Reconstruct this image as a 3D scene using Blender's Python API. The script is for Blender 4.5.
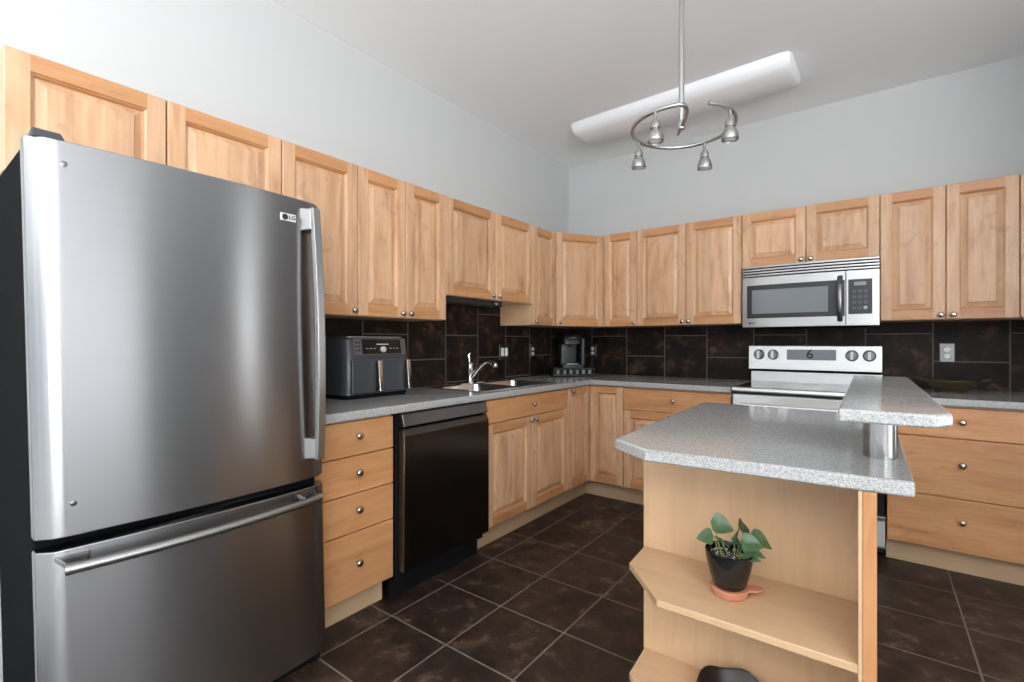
import bpy, bmesh, math, random
from mathutils import Vector, Matrix

# ------------------------------------------------------------------ clear
for o in list(bpy.data.objects):
    bpy.data.objects.remove(o, do_unlink=True)
scene = bpy.context.scene
col = scene.collection
R = math.radians
CEIL = 2.864          # room: left wall X=0, back wall Y=0, floor Z=0
RX, RY = 5.6, -7.0    # far right wall, wall behind the camera

# ------------------------------------------------------------------ camera
cam_data = bpy.data.cameras.new('camera')
cam = bpy.data.objects.new('camera', cam_data)
col.objects.link(cam)
cam.location = (2.3825, -3.878, 1.2022)
cam.rotation_euler = (R(90), 0, R(35.757))
cam_data.sensor_width = 36
cam_data.lens = 472.7 / 1024 * 36
cam_data.shift_x = -22.1 / 1024
cam_data.shift_y = 1.2 / 1024
cam_data.clip_start = 0.05
scene.camera = cam

# ------------------------------------------------------------------ world, daylight lamps with added fills, exposure
world = bpy.data.worlds.new('world')
scene.world = world
world.use_nodes = True
bg = world.node_tree.nodes['Background']
bg.inputs[0].default_value = (0.80, 0.90, 1.0, 1)
bg.inputs[1].default_value = 1.0

def window_light(name, loc, rot, sx, sy, power, color=(1, 0.985, 0.96)):
    l = bpy.data.lights.new(name, 'AREA')
    l.shape = 'RECTANGLE'
    l.size, l.size_y = sx, sy
    l.energy = power
    l.color = color
    o = bpy.data.objects.new(name, l)
    o.location = loc
    o.rotation_euler = rot
    col.objects.link(o)
    return o

# added lamps: unseen wide glazing behind and right of the camera fills the room;
# patio door and narrow side light are placed for the refrigerator's bright reflections
def daylight(name, wall, u0, u1, z0, z1, radiance, color=(0.985, 0.985, 0.985), up=0):
    # up = degrees the light heads upward: tilt added to brighten the ceiling
    w, h = u1 - u0, z1 - z0
    power = radiance * math.pi * w * h
    c, zc = (u0 + u1) / 2, (z0 + z1) / 2
    if wall == 'right':
        return window_light(name, (RX - 0.03, c, zc), (0, R(90 + up), 0), h, w, power, color)
    return window_light(name, (c, RY + 0.03, zc), (R(90 + up), 0, 0), w, h, power, color)
OPEN_R = [(-6.80, -4.95, 0.12, 2.50), (-4.55, -2.75, 0.12, 2.24), (-0.85, -0.55, 0.30, 2.34)]
OPEN_F = [(0.40, 5.20, 0.12, 2.50)]
daylight('added_right_fill', 'right', *OPEN_R[0], 24.0, up=72)  # added fill from the unseen right side, tilted towards the ceiling
daylight('patio_daylight', 'right', *OPEN_R[1], 1.55)
daylight('side_light_daylight', 'right', *OPEN_R[2], 4.5)
daylight('added_front_fill', 'front', *OPEN_F[0], 7.5, up=90)  # added fill behind the camera, aimed straight up to brighten the ceiling

vs = scene.view_settings
scene.display_settings.display_device = 'sRGB'
vs.view_transform = 'Standard'
vs.look = 'None'
vs.exposure = 0.32
vs.gamma = 1.0
vs.use_curve_mapping = False

# ------------------------------------------------------------------ materials
def srgb(r, g, b):
    def f(c):
        c /= 255
        return c / 12.92 if c <= 0.04045 else ((c + 0.055) / 1.055) ** 2.4
    return (f(r), f(g), f(b), 1)

def new_mat(name):
    m = bpy.data.materials.new(name)
    m.use_nodes = True
    nt = m.node_tree
    return m, nt, nt.nodes['Principled BSDF']

def setp(b, **k):
    for key, v in k.items():
        b.inputs[key.replace('_', ' ')].default_value = v

def node(nt, kind, **props):
    n = nt.nodes.new(kind)
    for k, v in props.items():
        setattr(n, k, v)
    return n

def plain(name, c, rough=0.5, metal=0.0, spec=0.5, coat=0.0, noise=0.04, scale=30):
    m, nt, b = new_mat(name)
    setp(b, Roughness=rough, Metallic=metal)
    b.inputs['Specular IOR Level'].default_value = spec
    b.inputs['Coat Weight'].default_value = coat
    tc = node(nt, 'ShaderNodeTexCoord')
    n = node(nt, 'ShaderNodeTexNoise')
    n.inputs['Scale'].default_value = scale
    n.inputs['Detail'].default_value = 3
    nt.links.new(tc.outputs['Object'], n.inputs['Vector'])
    mx = node(nt, 'ShaderNodeMix', data_type='RGBA')
    mx.inputs[6].default_value = tuple(x * (1 - noise) for x in c[:3]) + (1,)
    mx.inputs[7].default_value = tuple(min(1, x * (1 + noise)) for x in c[:3]) + (1,)
    nt.links.new(n.outputs['Fac'], mx.inputs[0])
    nt.links.new(mx.outputs[2], b.inputs['Base Color'])
    return m

def wood(name, stops, grain='z', rough=0.38, blotch=0.35, streak=1.0):
    """maple / birch: long soft figure along one axis with faint flecks"""
    m, nt, b = new_mat(name)
    setp(b, Roughness=rough)
    b.inputs['Coat Weight'].default_value = 0.12
    b.inputs['Coat Roughness'].default_value = 0.3
    L = nt.links.new
    tc = node(nt, 'ShaderNodeTexCoord')
    oi = node(nt, 'ShaderNodeObjectInfo')
    mul = node(nt, 'ShaderNodeMath', operation='MULTIPLY')
    mul.inputs[1].default_value = 37.0
    L(oi.outputs['Random'], mul.inputs[0])
    add = node(nt, 'ShaderNodeVectorMath', operation='ADD')
    L(tc.outputs['Object'], add.inputs[0])
    L(mul.outputs[0], add.inputs[1])
    mp = node(nt, 'ShaderNodeMapping')
    mp.inputs['Scale'].default_value = (14, 14, 1.6) if grain == 'z' else (1.6, 14, 14)
    L(add.outputs[0], mp.inputs[0])
    n1 = node(nt, 'ShaderNodeTexNoise')
    n1.inputs['Scale'].default_value = 1.0
    n1.inputs['Detail'].default_value = 5
    n1.inputs['Distortion'].default_value = 0.6
    L(mp.outputs[0], n1.inputs['Vector'])
    mp2 = node(nt, 'ShaderNodeMapping')
    mp2.inputs['Scale'].default_value = (9, 9, 2.2) if grain == 'z' else (2.2, 9, 9)
    L(add.outputs[0], mp2.inputs[0])
    n2 = node(nt, 'ShaderNodeTexNoise')
    n2.inputs['Scale'].default_value = 0.8
    n2.inputs['Detail'].default_value = 2
    n2.inputs['Distortion'].default_value = 2.2
    L(mp2.outputs[0], n2.inputs['Vector'])
    mixf = node(nt, 'ShaderNodeMix', data_type='FLOAT')
    mixf.inputs[0].default_value = blotch
    L(n1.outputs['Fac'], mixf.inputs[2])
    L(n2.outputs['Fac'], mixf.inputs[3])
    r = node(nt, 'ShaderNodeValToRGB')
    el = r.color_ramp.elements
    el[0].position, el[0].color = stops[0]
    el[1].position, el[1].color = stops[-1]
    for p, c in stops[1:-1]:
        e = el.new(p)
        e.color = c
    L(mixf.outputs[0], r.inputs[0])
    # glued-up boards: each strip a touch lighter or darker
    sxyz = node(nt, 'ShaderNodeSeparateXYZ')
    L(add.outputs[0], sxyz.inputs[0])
    bd_ = node(nt, 'ShaderNodeMath', operation='MULTIPLY')
    bd_.inputs[1].default_value = 13.0
    L(sxyz.outputs[0 if grain == 'z' else 2], bd_.inputs[0])
    fl_ = node(nt, 'ShaderNodeMath', operation='FLOOR')
    L(bd_.outputs[0], fl_.inputs[0])
    wn = node(nt, 'ShaderNodeTexWhiteNoise', noise_dimensions='1D')
    L(fl_.outputs[0], wn.inputs['W'])
    bv = node(nt, 'ShaderNodeMapRange')
    bv.inputs[3].default_value = 1 - 0.07 * streak
    bv.inputs[4].default_value = 1 + 0.05 * streak
    L(wn.outputs['Value'], bv.inputs[0])
    # fine fibres
    mp3 = node(nt, 'ShaderNodeMapping')
    mp3.inputs['Scale'].default_value = (90, 90, 5) if grain == 'z' else (5, 90, 90)
    L(add.outputs[0], mp3.inputs[0])
    n3 = node(nt, 'ShaderNodeTexNoise')
    n3.inputs['Scale'].default_value = 1.0
    n3.inputs['Detail'].default_value = 3
    L(mp3.outputs[0], n3.inputs['Vector'])
    fv = node(nt, 'ShaderNodeMapRange')
    fv.inputs[1].default_value = 0.3
    fv.inputs[2].default_value = 0.7
    fv.inputs[3].default_value = 1 - 0.06 * streak
    fv.inputs[4].default_value = 1 + 0.06 * streak
    L(n3.outputs['Fac'], fv.inputs[0])
    # scattered small darker flecks and burls
    n4 = node(nt, 'ShaderNodeTexNoise')
    n4.inputs['Scale'].default_value = 11.0
    n4.inputs['Detail'].default_value = 4
    n4.inputs['Distortion'].default_value = 1.2
    L(add.outputs[0], n4.inputs['Vector'])
    kv = node(nt, 'ShaderNodeMapRange')
    kv.inputs[1].default_value = 0.60
    kv.inputs[2].default_value = 0.78
    kv.inputs[3].default_value = 1.0
    kv.inputs[4].default_value = 1 - 0.22 * streak
    L(n4.outputs['Fac'], kv.inputs[0])
    m1 = node(nt, 'ShaderNodeMath', operation='MULTIPLY')
    L(bv.outputs[0], m1.inputs[0]); L(fv.outputs[0], m1.inputs[1])
    m2 = node(nt, 'ShaderNodeMath', operation='MULTIPLY')
    L(m1.outputs[0], m2.inputs[0]); L(kv.outputs[0], m2.inputs[1])
    # board to board tone shift
    hsv = node(nt, 'ShaderNodeHueSaturation')
    ma = node(nt, 'ShaderNodeMapRange')
    ma.inputs[3].default_value = 0.93
    ma.inputs[4].default_value = 1.06
    L(oi.outputs['Random'], ma.inputs[0])
    m3 = node(nt, 'ShaderNodeMath', operation='MULTIPLY')
    L(ma.outputs[0], m3.inputs[0]); L(m2.outputs[0], m3.inputs[1])
    L(m3.outputs[0], hsv.inputs['Value'])
    L(r.outputs[0], hsv.inputs['Color'])
    L(hsv.outputs[0], b.inputs['Base Color'])
    bp = node(nt, 'ShaderNodeBump')
    bp.inputs['Strength'].default_value = 0.04
    bp.inputs['Distance'].default_value = 0.002
    L(n1.outputs['Fac'], bp.inputs['Height'])
    L(bp.outputs[0], b.inputs['Normal'])
    return m

def steel(name, c, rough=0.3, aniso=0.75, rot=0.0, metal=1.0):
    m, nt, b = new_mat(name)
    L = nt.links.new
    setp(b, Metallic=metal, Roughness=rough, Anisotropic=aniso)
    b.inputs['Anisotropic Rotation'].default_value = rot
    t = node(nt, 'ShaderNodeTangent', direction_type='RADIAL', axis='Z')
    L(t.outputs[0], b.inputs['Tangent'])
    tc = node(nt, 'ShaderNodeTexCoord')
    mp = node(nt, 'ShaderNodeMapping')
    mp.inputs['Scale'].default_value = (3, 3, 400)
    L(tc.outputs['Object'], mp.inputs[0])
    n = node(nt, 'ShaderNodeTexNoise')
    n.inputs['Scale'].default_value = 1.0
    n.inputs['Detail'].default_value = 2
    L(mp.outputs[0], n.inputs['Vector'])
    mx = node(nt, 'ShaderNodeMix', data_type='RGBA')
    mx.inputs[6].default_value = tuple(x * 0.94 for x in c[:3]) + (1,)
    mx.inputs[7].default_value = tuple(min(1, x * 1.05) for x in c[:3]) + (1,)
    L(n.outputs['Fac'], mx.inputs[0])
    L(mx.outputs[2], b.inputs['Base Color'])
    return m

def speckle(name, base, dark, light, rough=0.22):
    m, nt, b = new_mat(name)
    L = nt.links.new
    setp(b, Roughness=rough)
    tc = node(nt, 'ShaderNodeTexCoord')
    v = node(nt, 'ShaderNodeTexVoronoi')
    v.inputs['Scale'].default_value = 420
    L(tc.outputs['Object'], v.inputs['Vector'])
    sp = node(nt, 'ShaderNodeSeparateColor')
    L(v.outputs['Color'], sp.inputs[0])
    r = node(nt, 'ShaderNodeValToRGB')
    r.color_ramp.interpolation = 'CONSTANT'
    el = r.color_ramp.elements
    el[0].position, el[0].color = 0.0, dark
    el[1].position, el[1].color = 0.16, base
    e = el.new(0.72)
    e.color = tuple((x + y) / 2 for x, y in zip(base, light))
    e = el.new(0.88)
    e.color = light
    L(sp.outputs[0], r.inputs[0])
    L(r.outputs[0], b.inputs['Base Color'])
    return m

def tiles(name, axes, size, origin, offset, c1, c2, c3, grout, rough, mortar=0.005, spec=0.5):
    """stone-look porcelain tiles; axes = which object axes run across and up the bond"""
    m, nt, b = new_mat(name)
    L = nt.links.new
    tc = node(nt, 'ShaderNodeTexCoord')
    sx = node(nt, 'ShaderNodeSeparateXYZ')
    L(tc.outputs['Object'], sx.inputs[0])
    cx = node(nt, 'ShaderNodeCombineXYZ')
    for k in (0, 1):
        s = node(nt, 'ShaderNodeMath', operation='SUBTRACT')
        s.inputs[1].default_value = origin[k]
        L(sx.outputs[axes[k]], s.inputs[0])
        L(s.outputs[0], cx.inputs[k])
    br = node(nt, 'ShaderNodeTexBrick', offset=offset, offset_frequency=2)
    br.inputs['Scale'].default_value = 1.0
    br.inputs['Mortar Size'].default_value = mortar
    br.inputs['Mortar Smooth'].default_value = 0.1
    br.inputs['Bias'].default_value = 0.0
    br.inputs['Brick Width'].default_value = size
    br.inputs['Row Height'].default_value = size
    br.inputs['Color1'].default_value = (0, 0, 0, 1)
    br.inputs['Color2'].default_value = (1, 1, 1, 1)
    br.inputs['Mortar'].default_value = (0.5, 0.5, 0.5, 1)
    L(cx.outputs[0], br.inputs['Vector'])
    # each tile shifts the stone pattern
    sc = node(nt, 'ShaderNodeVectorMath', operation='SCALE')
    sc.inputs['Scale'].default_value = 13.0
    L(br.outputs['Color'], sc.inputs[0])
    ad = node(nt, 'ShaderNodeVectorMath', operation='ADD')
    L(tc.outputs['Object'], ad.inputs[0])
    L(sc.outputs[0], ad.inputs[1])
    n1 = node(nt, 'ShaderNodeTexNoise')
    n1.inputs['Scale'].default_value = 8.5
    n1.inputs['Detail'].default_value = 8
    n1.inputs['Roughness'].default_value = 0.66
    n1.inputs['Distortion'].default_value = 0.25
    L(ad.outputs[0], n1.inputs['Vector'])
    r = node(nt, 'ShaderNodeValToRGB')
    el = r.color_ramp.elements
    el[0].position, el[0].color = 0.38, c1
    el[1].position, el[1].color = 0.74, c3
    e = el.new(0.56)
    e.color = c2
    L(n1.outputs['Fac'], r.inputs[0])
    hsv = node(nt, 'ShaderNodeHueSaturation')
    mr = node(nt, 'ShaderNodeMapRange')
    mr.inputs[3].default_value = 0.78
    mr.inputs[4].default_value = 1.2
    L(br.outputs['Color'], mr.inputs[0])
    L(mr.outputs[0], hsv.inputs['Value'])
    L(r.outputs[0], hsv.inputs['Color'])
    mx = node(nt, 'ShaderNodeMix', data_type='RGBA')
    L(br.outputs['Fac'], mx.inputs[0])
    L(hsv.outputs[0], mx.inputs[6])
    mx.inputs[7].default_value = grout
    L(mx.outputs[2], b.inputs['Base Color'])
    rr = node(nt, 'ShaderNodeMapRange')
    rr.inputs[3].default_value = rough
    rr.inputs[4].default_value = 0.85
    L(br.outputs['Fac'], rr.inputs[0])
    L(rr.outputs[0], b.inputs['Roughness'])
    b.inputs['Specular IOR Level'].default_value = spec
    h = node(nt, 'ShaderNodeMath', operation='MULTIPLY_ADD')
    h.inputs[1].default_value = -1.0
    L(br.outputs['Fac'], h.inputs[0])
    hn = node(nt, 'ShaderNodeMath', operation='MULTIPLY')
    hn.inputs[1].default_value = 0.5
    L(n1.outputs['Fac'], hn.inputs[0])
    L(hn.outputs[0], h.inputs[2])
    bp = node(nt, 'ShaderNodeBump')
    bp.inputs['Strength'].default_value = 0.25
    bp.inputs['Distance'].default_value = 0.003
    L(h.outputs[0], bp.inputs['Height'])
    L(bp.outputs[0], b.inputs['Normal'])
    return m

M = {}
M['wall_paint'] = plain('wall_paint', srgb(196, 198, 198), 0.7, spec=0.25, noise=0.008, scale=3)
M['ceiling_paint'] = plain('ceiling_paint', srgb(240, 242, 244), 0.85, spec=0.15, noise=0.01, scale=60)
M['white_trim'] = plain('white_trim', srgb(235, 235, 232), 0.45)
WS = [(0.28, srgb(168, 120, 84)), (0.43, srgb(202, 158, 121)), (0.56, srgb(213, 172, 136)), (0.74, srgb(176, 128, 91))]
M['maple'] = wood('maple', WS, 'z')
WH = [(0.28, srgb(164, 107, 64)), (0.44, srgb(191, 136, 90)), (0.60, srgb(199, 148, 101)), (0.76, srgb(168, 111, 67))]
M['maple_rail'] = wood('maple_rail', WH, 'x')
CR = [(0.3, srgb(200, 163, 126)), (0.5, srgb(210, 174, 136)), (0.7, srgb(202, 165, 128))]
M['maple_edge'] = wood('maple_edge', WH, 'z', rough=0.4, streak=0.6)
M['birch_board'] = wood('birch_board', CR, 'z', rough=0.42, blotch=0.2, streak=0.25)
M['birch_shelf'] = wood('birch_shelf', CR, 'x', rough=0.42, blotch=0.2, streak=0.25)
M['kick_board'] = wood('kick_board', [(0.3, srgb(184, 154, 120)), (0.7, srgb(194, 164, 130))], 'x', rough=0.5, streak=0.2)
M['brushed'] = plain('brushed', (0.50, 0.50, 0.49, 1), 0.3, 1.0)
M['post_steel'] = plain('post_steel', (0.42, 0.41, 0.40, 1), 0.16, 1.0, noise=0.01)
M['plate'] = plain('plate', (0.20, 0.20, 0.20, 1), 0.33, 1.0, noise=0.1)
M['nickel'] = plain('nickel', (0.50, 0.46, 0.41, 1), 0.25, 1.0)
M['chrome'] = plain('chrome', (0.82, 0.82, 0.82, 1), 0.1, 1.0, noise=0.01)
M['steel'] = steel('steel', (0.345, 0.345, 0.35, 1), 0.27, 0.9, 0.25)
M['steel_bright'] = steel('steel_bright', (0.45, 0.445, 0.435, 1), 0.33, 0.6, 0.25)
M['range_steel'] = steel('range_steel', (0.72, 0.715, 0.70, 1), 0.36, 0.6, 0.25)
M['steel_handle'] = steel('steel_handle', (0.38, 0.377, 0.37, 1), 0.3, 0.3)
M['sink_steel'] = plain('sink_steel', (0.68, 0.68, 0.68, 1), 0.25, 1.0)
M['black_steel'] = steel('black_steel', (0.11, 0.098, 0.09, 1), 0.26, 0.5)
M['grey_steel'] = steel('grey_steel', (0.22, 0.22, 0.23, 1), 0.34, 0.5)
M['black'] = plain('black', (0.012, 0.012, 0.013, 1), 0.4)
M['black_matte'] = plain('black_matte', (0.009, 0.009, 0.010, 1), 0.9, spec=0.04)
M['black_gloss'] = plain('black_gloss', (0.008, 0.008, 0.009, 1), 0.08)
M['black_satin'] = plain('black_satin', (0.008, 0.008, 0.008, 1), 0.3, spec=0.3)
M['pod_foil'] = plain('pod_foil', (0.25, 0.25, 0.25, 1), 0.4, 0.5)
M['charcoal'] = plain('charcoal', (0.05, 0.053, 0.060, 1), 0.33)
M['screen_grey'] = plain('screen_grey', srgb(128, 132, 138), 0.25, noise=0.02)
M['window_grey'] = plain('window_grey', srgb(120, 124, 128), 0.16, noise=0.02)
M['panel_dark'] = plain('panel_dark', (0.03, 0.03, 0.033, 1), 0.3, spec=0.35)
M['laminate'] = speckle('laminate', srgb(166, 166, 165), srgb(138, 138, 138), srgb(190, 190, 188), 0.12)
M['white_plastic'] = plain('white_plastic', srgb(232, 232, 228), 0.35)
M['acrylic'] = plain('acrylic', srgb(236, 237, 240), 0.45, noise=0.005)
M['text_grey'] = plain('text_grey', srgb(170, 172, 176), 0.5)
M['text_dark'] = plain('text_dark', srgb(20, 22, 34), 0.5)
M['badge_silver'] = plain('badge_silver', (0.8, 0.8, 0.8, 1), 0.35, 0.6)
M['bounce_floor'] = plain('bounce_floor', srgb(205, 205, 203), 0.95, spec=0.1, noise=0.06, scale=200)
M['terracotta'] = plain('terracotta', srgb(186, 124, 92), 0.6, noise=0.1)
M['soil'] = plain('soil', srgb(48, 40, 36), 0.95, noise=0.6, scale=120)
M['perlite'] = plain('perlite', srgb(200, 198, 190), 0.9)
M['stem'] = plain('stem', srgb(122, 138, 82), 0.5)
M['dark_bronze'] = plain('dark_bronze', srgb(60, 50, 30), 0.42, noise=0.35, scale=22)
M['dark_wicker'] = plain('dark_wicker', srgb(34, 22, 18), 0.38, noise=0.4, scale=40)
M['paper'] = plain('paper', srgb(190, 180, 172), 0.6, noise=0.15, scale=25)
M['floor_tile'] = tiles('floor_tile', (0, 1), 0.339, (0.6617, -2.5585), 0.0,
                        srgb(34, 26, 22), srgb(58, 45, 37), srgb(120, 98, 82), srgb(112, 101, 91), 0.44, 0.004, 0.35)
M['splash_back'] = tiles('splash_back', (2, 0), 0.346, (1.083 - 0.346 * 1.5, 0.604), 0.5,
                         srgb(20, 15, 13), srgb(38, 27, 22), srgb(96, 68, 50), srgb(96, 88, 80), 0.55, 0.004, 0.18)
M['splash_left'] = tiles('splash_left', (2, 1), 0.3225, (1.089 - 0.3225 * 1.5, -1.29 - 0.3225 * 8), 0.5,
                         srgb(20, 15, 13), srgb(38, 27, 22), srgb(96, 68, 50), srgb(96, 88, 80), 0.55, 0.004, 0.18)

def leaf_mat():
    m, nt, b = new_mat('leaf')
    L = nt.links.new
    setp(b, Roughness=0.38)
    tc = node(nt, 'ShaderNodeTexCoord')
    n = node(nt, 'ShaderNodeTexNoise')
    n.inputs['Scale'].default_value = 60
    L(tc.outputs['Object'], n.inputs['Vector'])
    r = node(nt, 'ShaderNodeValToRGB')
    r.color_ramp.elements[0].color = srgb(34, 60, 40)
    r.color_ramp.elements[1].color = srgb(82, 114, 72)
    L(n.outputs['Fac'], r.inputs[0])
    L(r.outputs[0], b.inputs['Base Color'])
    b.inputs['Subsurface Weight'].default_value = 0.05
    return m
M['leaf'] = leaf_mat()

# ------------------------------------------------------------------ mesh builder
class MB:
    def __init__(s):
        s.v, s.f, s.mi = [], [], []

    def face(s, pts, mat=0):
        b = len(s.v)
        s.v += [tuple(p) for p in pts]
        s.f.append(tuple(range(b, b + len(pts))))
        s.mi.append(mat)

    def grid_faces(s, rings, closed=True, mat=0, cap0=False, cap1=False):
        b = len(s.v)
        n = len(rings[0])
        for r_ in rings:
            s.v += [tuple(p) for p in r_]
        for i in range(len(rings) - 1):
            for j in range(n if closed else n - 1):
                k = (j + 1) % n
                s.f.append((b + i * n + j, b + i * n + k, b + (i + 1) * n + k, b + (i + 1) * n + j))
                s.mi.append(mat)
        if cap0:
            s.f.append(tuple(b + j for j in reversed(range(n))))
            s.mi.append(mat)
        if cap1:
            s.f.append(tuple(b + (len(rings) - 1) * n + j for j in range(n)))
            s.mi.append(mat)

    def box(s, x0, x1, y0, y1, z0, z1, mat=0):
        s.grid_faces([[(x0, y0, z0), (x1, y0, z0), (x1, y1, z0), (x0, y1, z0)],
                      [(x0, y0, z1), (x1, y0, z1), (x1, y1, z1), (x0, y1, z1)]], True, mat, True, True)

    def prism(s, poly, z0, z1, mat=0):
        s.grid_faces([[(x, y, z0) for x, y in poly], [(x, y, z1) for x, y in poly]], True, mat, True, True)

    def extrude_x(s, prof, x0, x1, mat=0):
        """profile in (y,z) swept along x"""
        s.grid_faces([[(x0, y, z) for y, z in prof], [(x1, y, z) for y, z in prof]], True, mat, True, True)

    def lathe(s, prof, c=(0, 0, 0), axis='z', n=20, mat=0):
        """prof: list of (radius, height); axis z up, or 'y' pointing to -y, 'x' to +x"""
        rings = []
        for r_, h in prof:
            ring = []
            for k in range(n):
                a = 2 * math.pi * k / n
                u, w = r_ * math.cos(a), r_ * math.sin(a)
                if axis == 'z':
                    p = (c[0] + u, c[1] + w, c[2] + h)
                elif axis == 'y':
                    p = (c[0] + u, c[1] - h, c[2] + w)
                else:
                    p = (c[0] + h, c[1] + u, c[2] + w)
                ring.append(p)
            rings.append(ring)
        s.grid_faces(rings, True, mat, True, True)

    def tube(s, path, rad, n=10, mat=0, flat=None, up=(0, 0, 1)):
        """sweep along a path; rad a number or a list; flat=(a,b) gives an oval section"""
        P = [Vector(p) for p in path]
        rings = []
        for i, p in enumerate(P):
            t = (P[min(i + 1, len(P) - 1)] - P[max(i - 1, 0)]).normalized()
            u = Vector(up)
            if abs(t.dot(u)) > 0.95:
                u = Vector((0, 1, 0)) if abs(t.y) < 0.9 else Vector((1, 0, 0))
            a = t.cross(u).normalized()
            b = a.cross(t).normalized()
            r_ = rad[i] if isinstance(rad, (list, tuple)) else rad
            fa, fb = flat if flat else (1, 1)
            rings.append([tuple(p + a * (r_ * fa * math.cos(2 * math.pi * k / n)) + b * (r_ * fb * math.sin(2 * math.pi * k / n))) for k in range(n)])
        s.grid_faces(rings, True, mat, True, True)

    def transform(s, fn):
        s.v = [tuple(fn(*p)) for p in s.v]
        return s

    def build(s, name, mats, parent=None, loc=(0, 0, 0), rz=0.0, bevel=0.0, smooth=30, seg=2):
        me = bpy.data.meshes.new(name)
        me.from_pydata(s.v, [], s.f)
        if not isinstance(mats, (list, tuple)):
            mats = [mats]
        for m in mats:
            me.materials.append(m)
        for p, mi in zip(me.polygons, s.mi):
            p.material_index = mi
        bm = bmesh.new()
        bm.from_mesh(me)
        bmesh.ops.remove_doubles(bm, verts=bm.verts, dist=1e-5)
        bmesh.ops.recalc_face_normals(bm, faces=bm.faces)
        bm.to_mesh(me)
        bm.free()
        if smooth:
            for p in me.polygons:
                p.use_smooth = True
            me.set_sharp_from_angle(angle=R(smooth))
        o = bpy.data.objects.new(name, me)
        col.objects.link(o)
        o.location = loc
        o.rotation_euler = (0, 0, rz)
        if bevel:
            mod = o.modifiers.new('bevel', 'BEVEL')
            mod.width = bevel
            mod.segments = seg
            mod.limit_method = 'ANGLE'
            mod.angle_limit = R(40)
            mod.harden_normals = True
        if parent:
            o.parent = parent
        return o

def tag(o, label=None, cat=None, group=None, kind=None):
    if label: o['label'] = label
    if cat: o['category'] = cat
    if group: o['group'] = group
    if kind: o['kind'] = kind
    return o

def thing(name, label, cat, loc=(0, 0, 0), rz=0.0, group=None):
    o = bpy.data.objects.new(name, None)
    o.empty_display_size = 0.1
    col.objects.link(o)
    o.location = loc
    o.rotation_euler = (0, 0, rz)
    return tag(o, label, cat, group)

def structure(name, mb, mat, bevel=0.0):
    o = mb.build(name, mat, bevel=bevel)
    o['kind'] = 'structure'
    return o

def text_mesh(name, body, size, mat, parent, loc, rot, depth=0.0004, align='CENTER'):
    cu = bpy.data.curves.new(name, 'FONT')
    cu.body = body
    cu.size = size
    cu.extrude = depth
    cu.offset = size * 0.02
    cu.align_x = align
    cu.align_y = 'CENTER'
    to = bpy.data.objects.new(name, cu)
    col.objects.link(to)
    dg = bpy.context.evaluated_depsgraph_get()
    me = bpy.data.meshes.new_from_object(to.evaluated_get(dg))
    bpy.data.objects.remove(to, do_unlink=True)
    me.materials.clear()
    me.materials.append(mat)
    o = bpy.data.objects.new(name, me)
    col.objects.link(o)
    o.location = loc
    o.rotation_euler = rot
    o.parent = parent
    return o

def copy_tree(o, parent=None):
    c = o.copy()
    col.objects.link(c)
    if parent:
        c.parent = parent
    for ch in list(o.children):
        copy_tree(ch, c)
    return c

# ------------------------------------------------------------------ room shell
mb = MB(); mb.box(-0.2, RX + 0.2, -4.6, 0.2, -0.1, 0.0)
structure('floor', mb, M['floor_tile'])
# added unseen pale floor behind the camera, bounces light up to the ceiling
mb = MB(); mb.box(-0.2, RX + 0.2, RY - 0.2, -4.601, -0.1, 0.0)
structure('floor', mb, M['bounce_floor'])
mb = MB(); mb.box(-0.2, RX + 0.2, RY - 0.2, 0.2, CEIL, CEIL + 0.1)
structure('ceiling', mb, M['ceiling_paint'])
mb = MB(); mb.box(-0.15, 0, RY - 0.15, 0.15, 0, CEIL)
structure('wall_left', mb, M['wall_paint'])
mb = MB(); mb.box(0, RX + 0.15, 0, 0.15, 0, CEIL)
structure('wall_back', mb, M['wall_paint'])

def wall_with_openings(name, along, pos, a0, a1, openings):
    """wall slab with rectangular openings (start, end, sill, head); along = 'x' or 'y'"""
    mb = MB()
    def slab(u0, u1, z0, z1):
        if u1 - u0 < 1e-4 or z1 - z0 < 1e-4: return
        if along == 'y': mb.box(pos, pos + 0.15, u0, u1, z0, z1)
        else: mb.box(u0, u1, pos - 0.15, pos, z0, z1)
    u = a0
    for (o0, o1, s0, s1) in sorted(openings):
        slab(u, o0, 0, CEIL)
        slab(o0, o1, 0, s0)
        slab(o0, o1, s1, CEIL)
        u = o1
    slab(u, a1, 0, CEIL)
    structure(name, mb, M['wall_paint'])

wall_with_openings('wall_right', 'y', RX, RY, 0, OPEN_R)
wall_with_openings('wall_front', 'x', RY, 0, RX, OPEN_F)

# added unseen wall stub that shades the right-hand cabinets
mb = MB(); mb.box(3.45, 3.57, -1.5, 0, 0, CEIL)
structure('wall_light_block', mb, M['wall_paint'])

def window_frame(name, along, pos, o, mull):
    mb = MB()
    u0, u1, z0, z1 = o
    t = 0.05
    def bar(a, b, c, d):
        if along == 'y': mb.box(pos + 0.04, pos + 0.10, a, b, c, d)
        else: mb.box(a, b, pos - 0.10, pos - 0.04, c, d)
    bar(u0, u1, z0, z0 + t); bar(u0, u1, z1 - t, z1)
    bar(u0, u0 + t, z0 + t, z1 - t); bar(u1 - t, u1, z0 + t, z1 - t)
    for k in range(1, mull + 1):
        c = u0 + (u1 - u0) * k / (mull + 1)
        bar(c - t / 2, c + t / 2, z0 + t, z1 - t)
    structure(name, mb, M['white_trim'])
window_frame('added_window_1', 'y', RX, OPEN_R[0], 1)  # added unseen window around the right fill lamp
window_frame('window_2', 'y', RX, OPEN_R[1], 0)
window_frame('window_3', 'y', RX, OPEN_R[2], 0)
window_frame('added_window_4', 'x', RY, OPEN_F[0], 3)  # added unseen window around the front fill lamp

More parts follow.
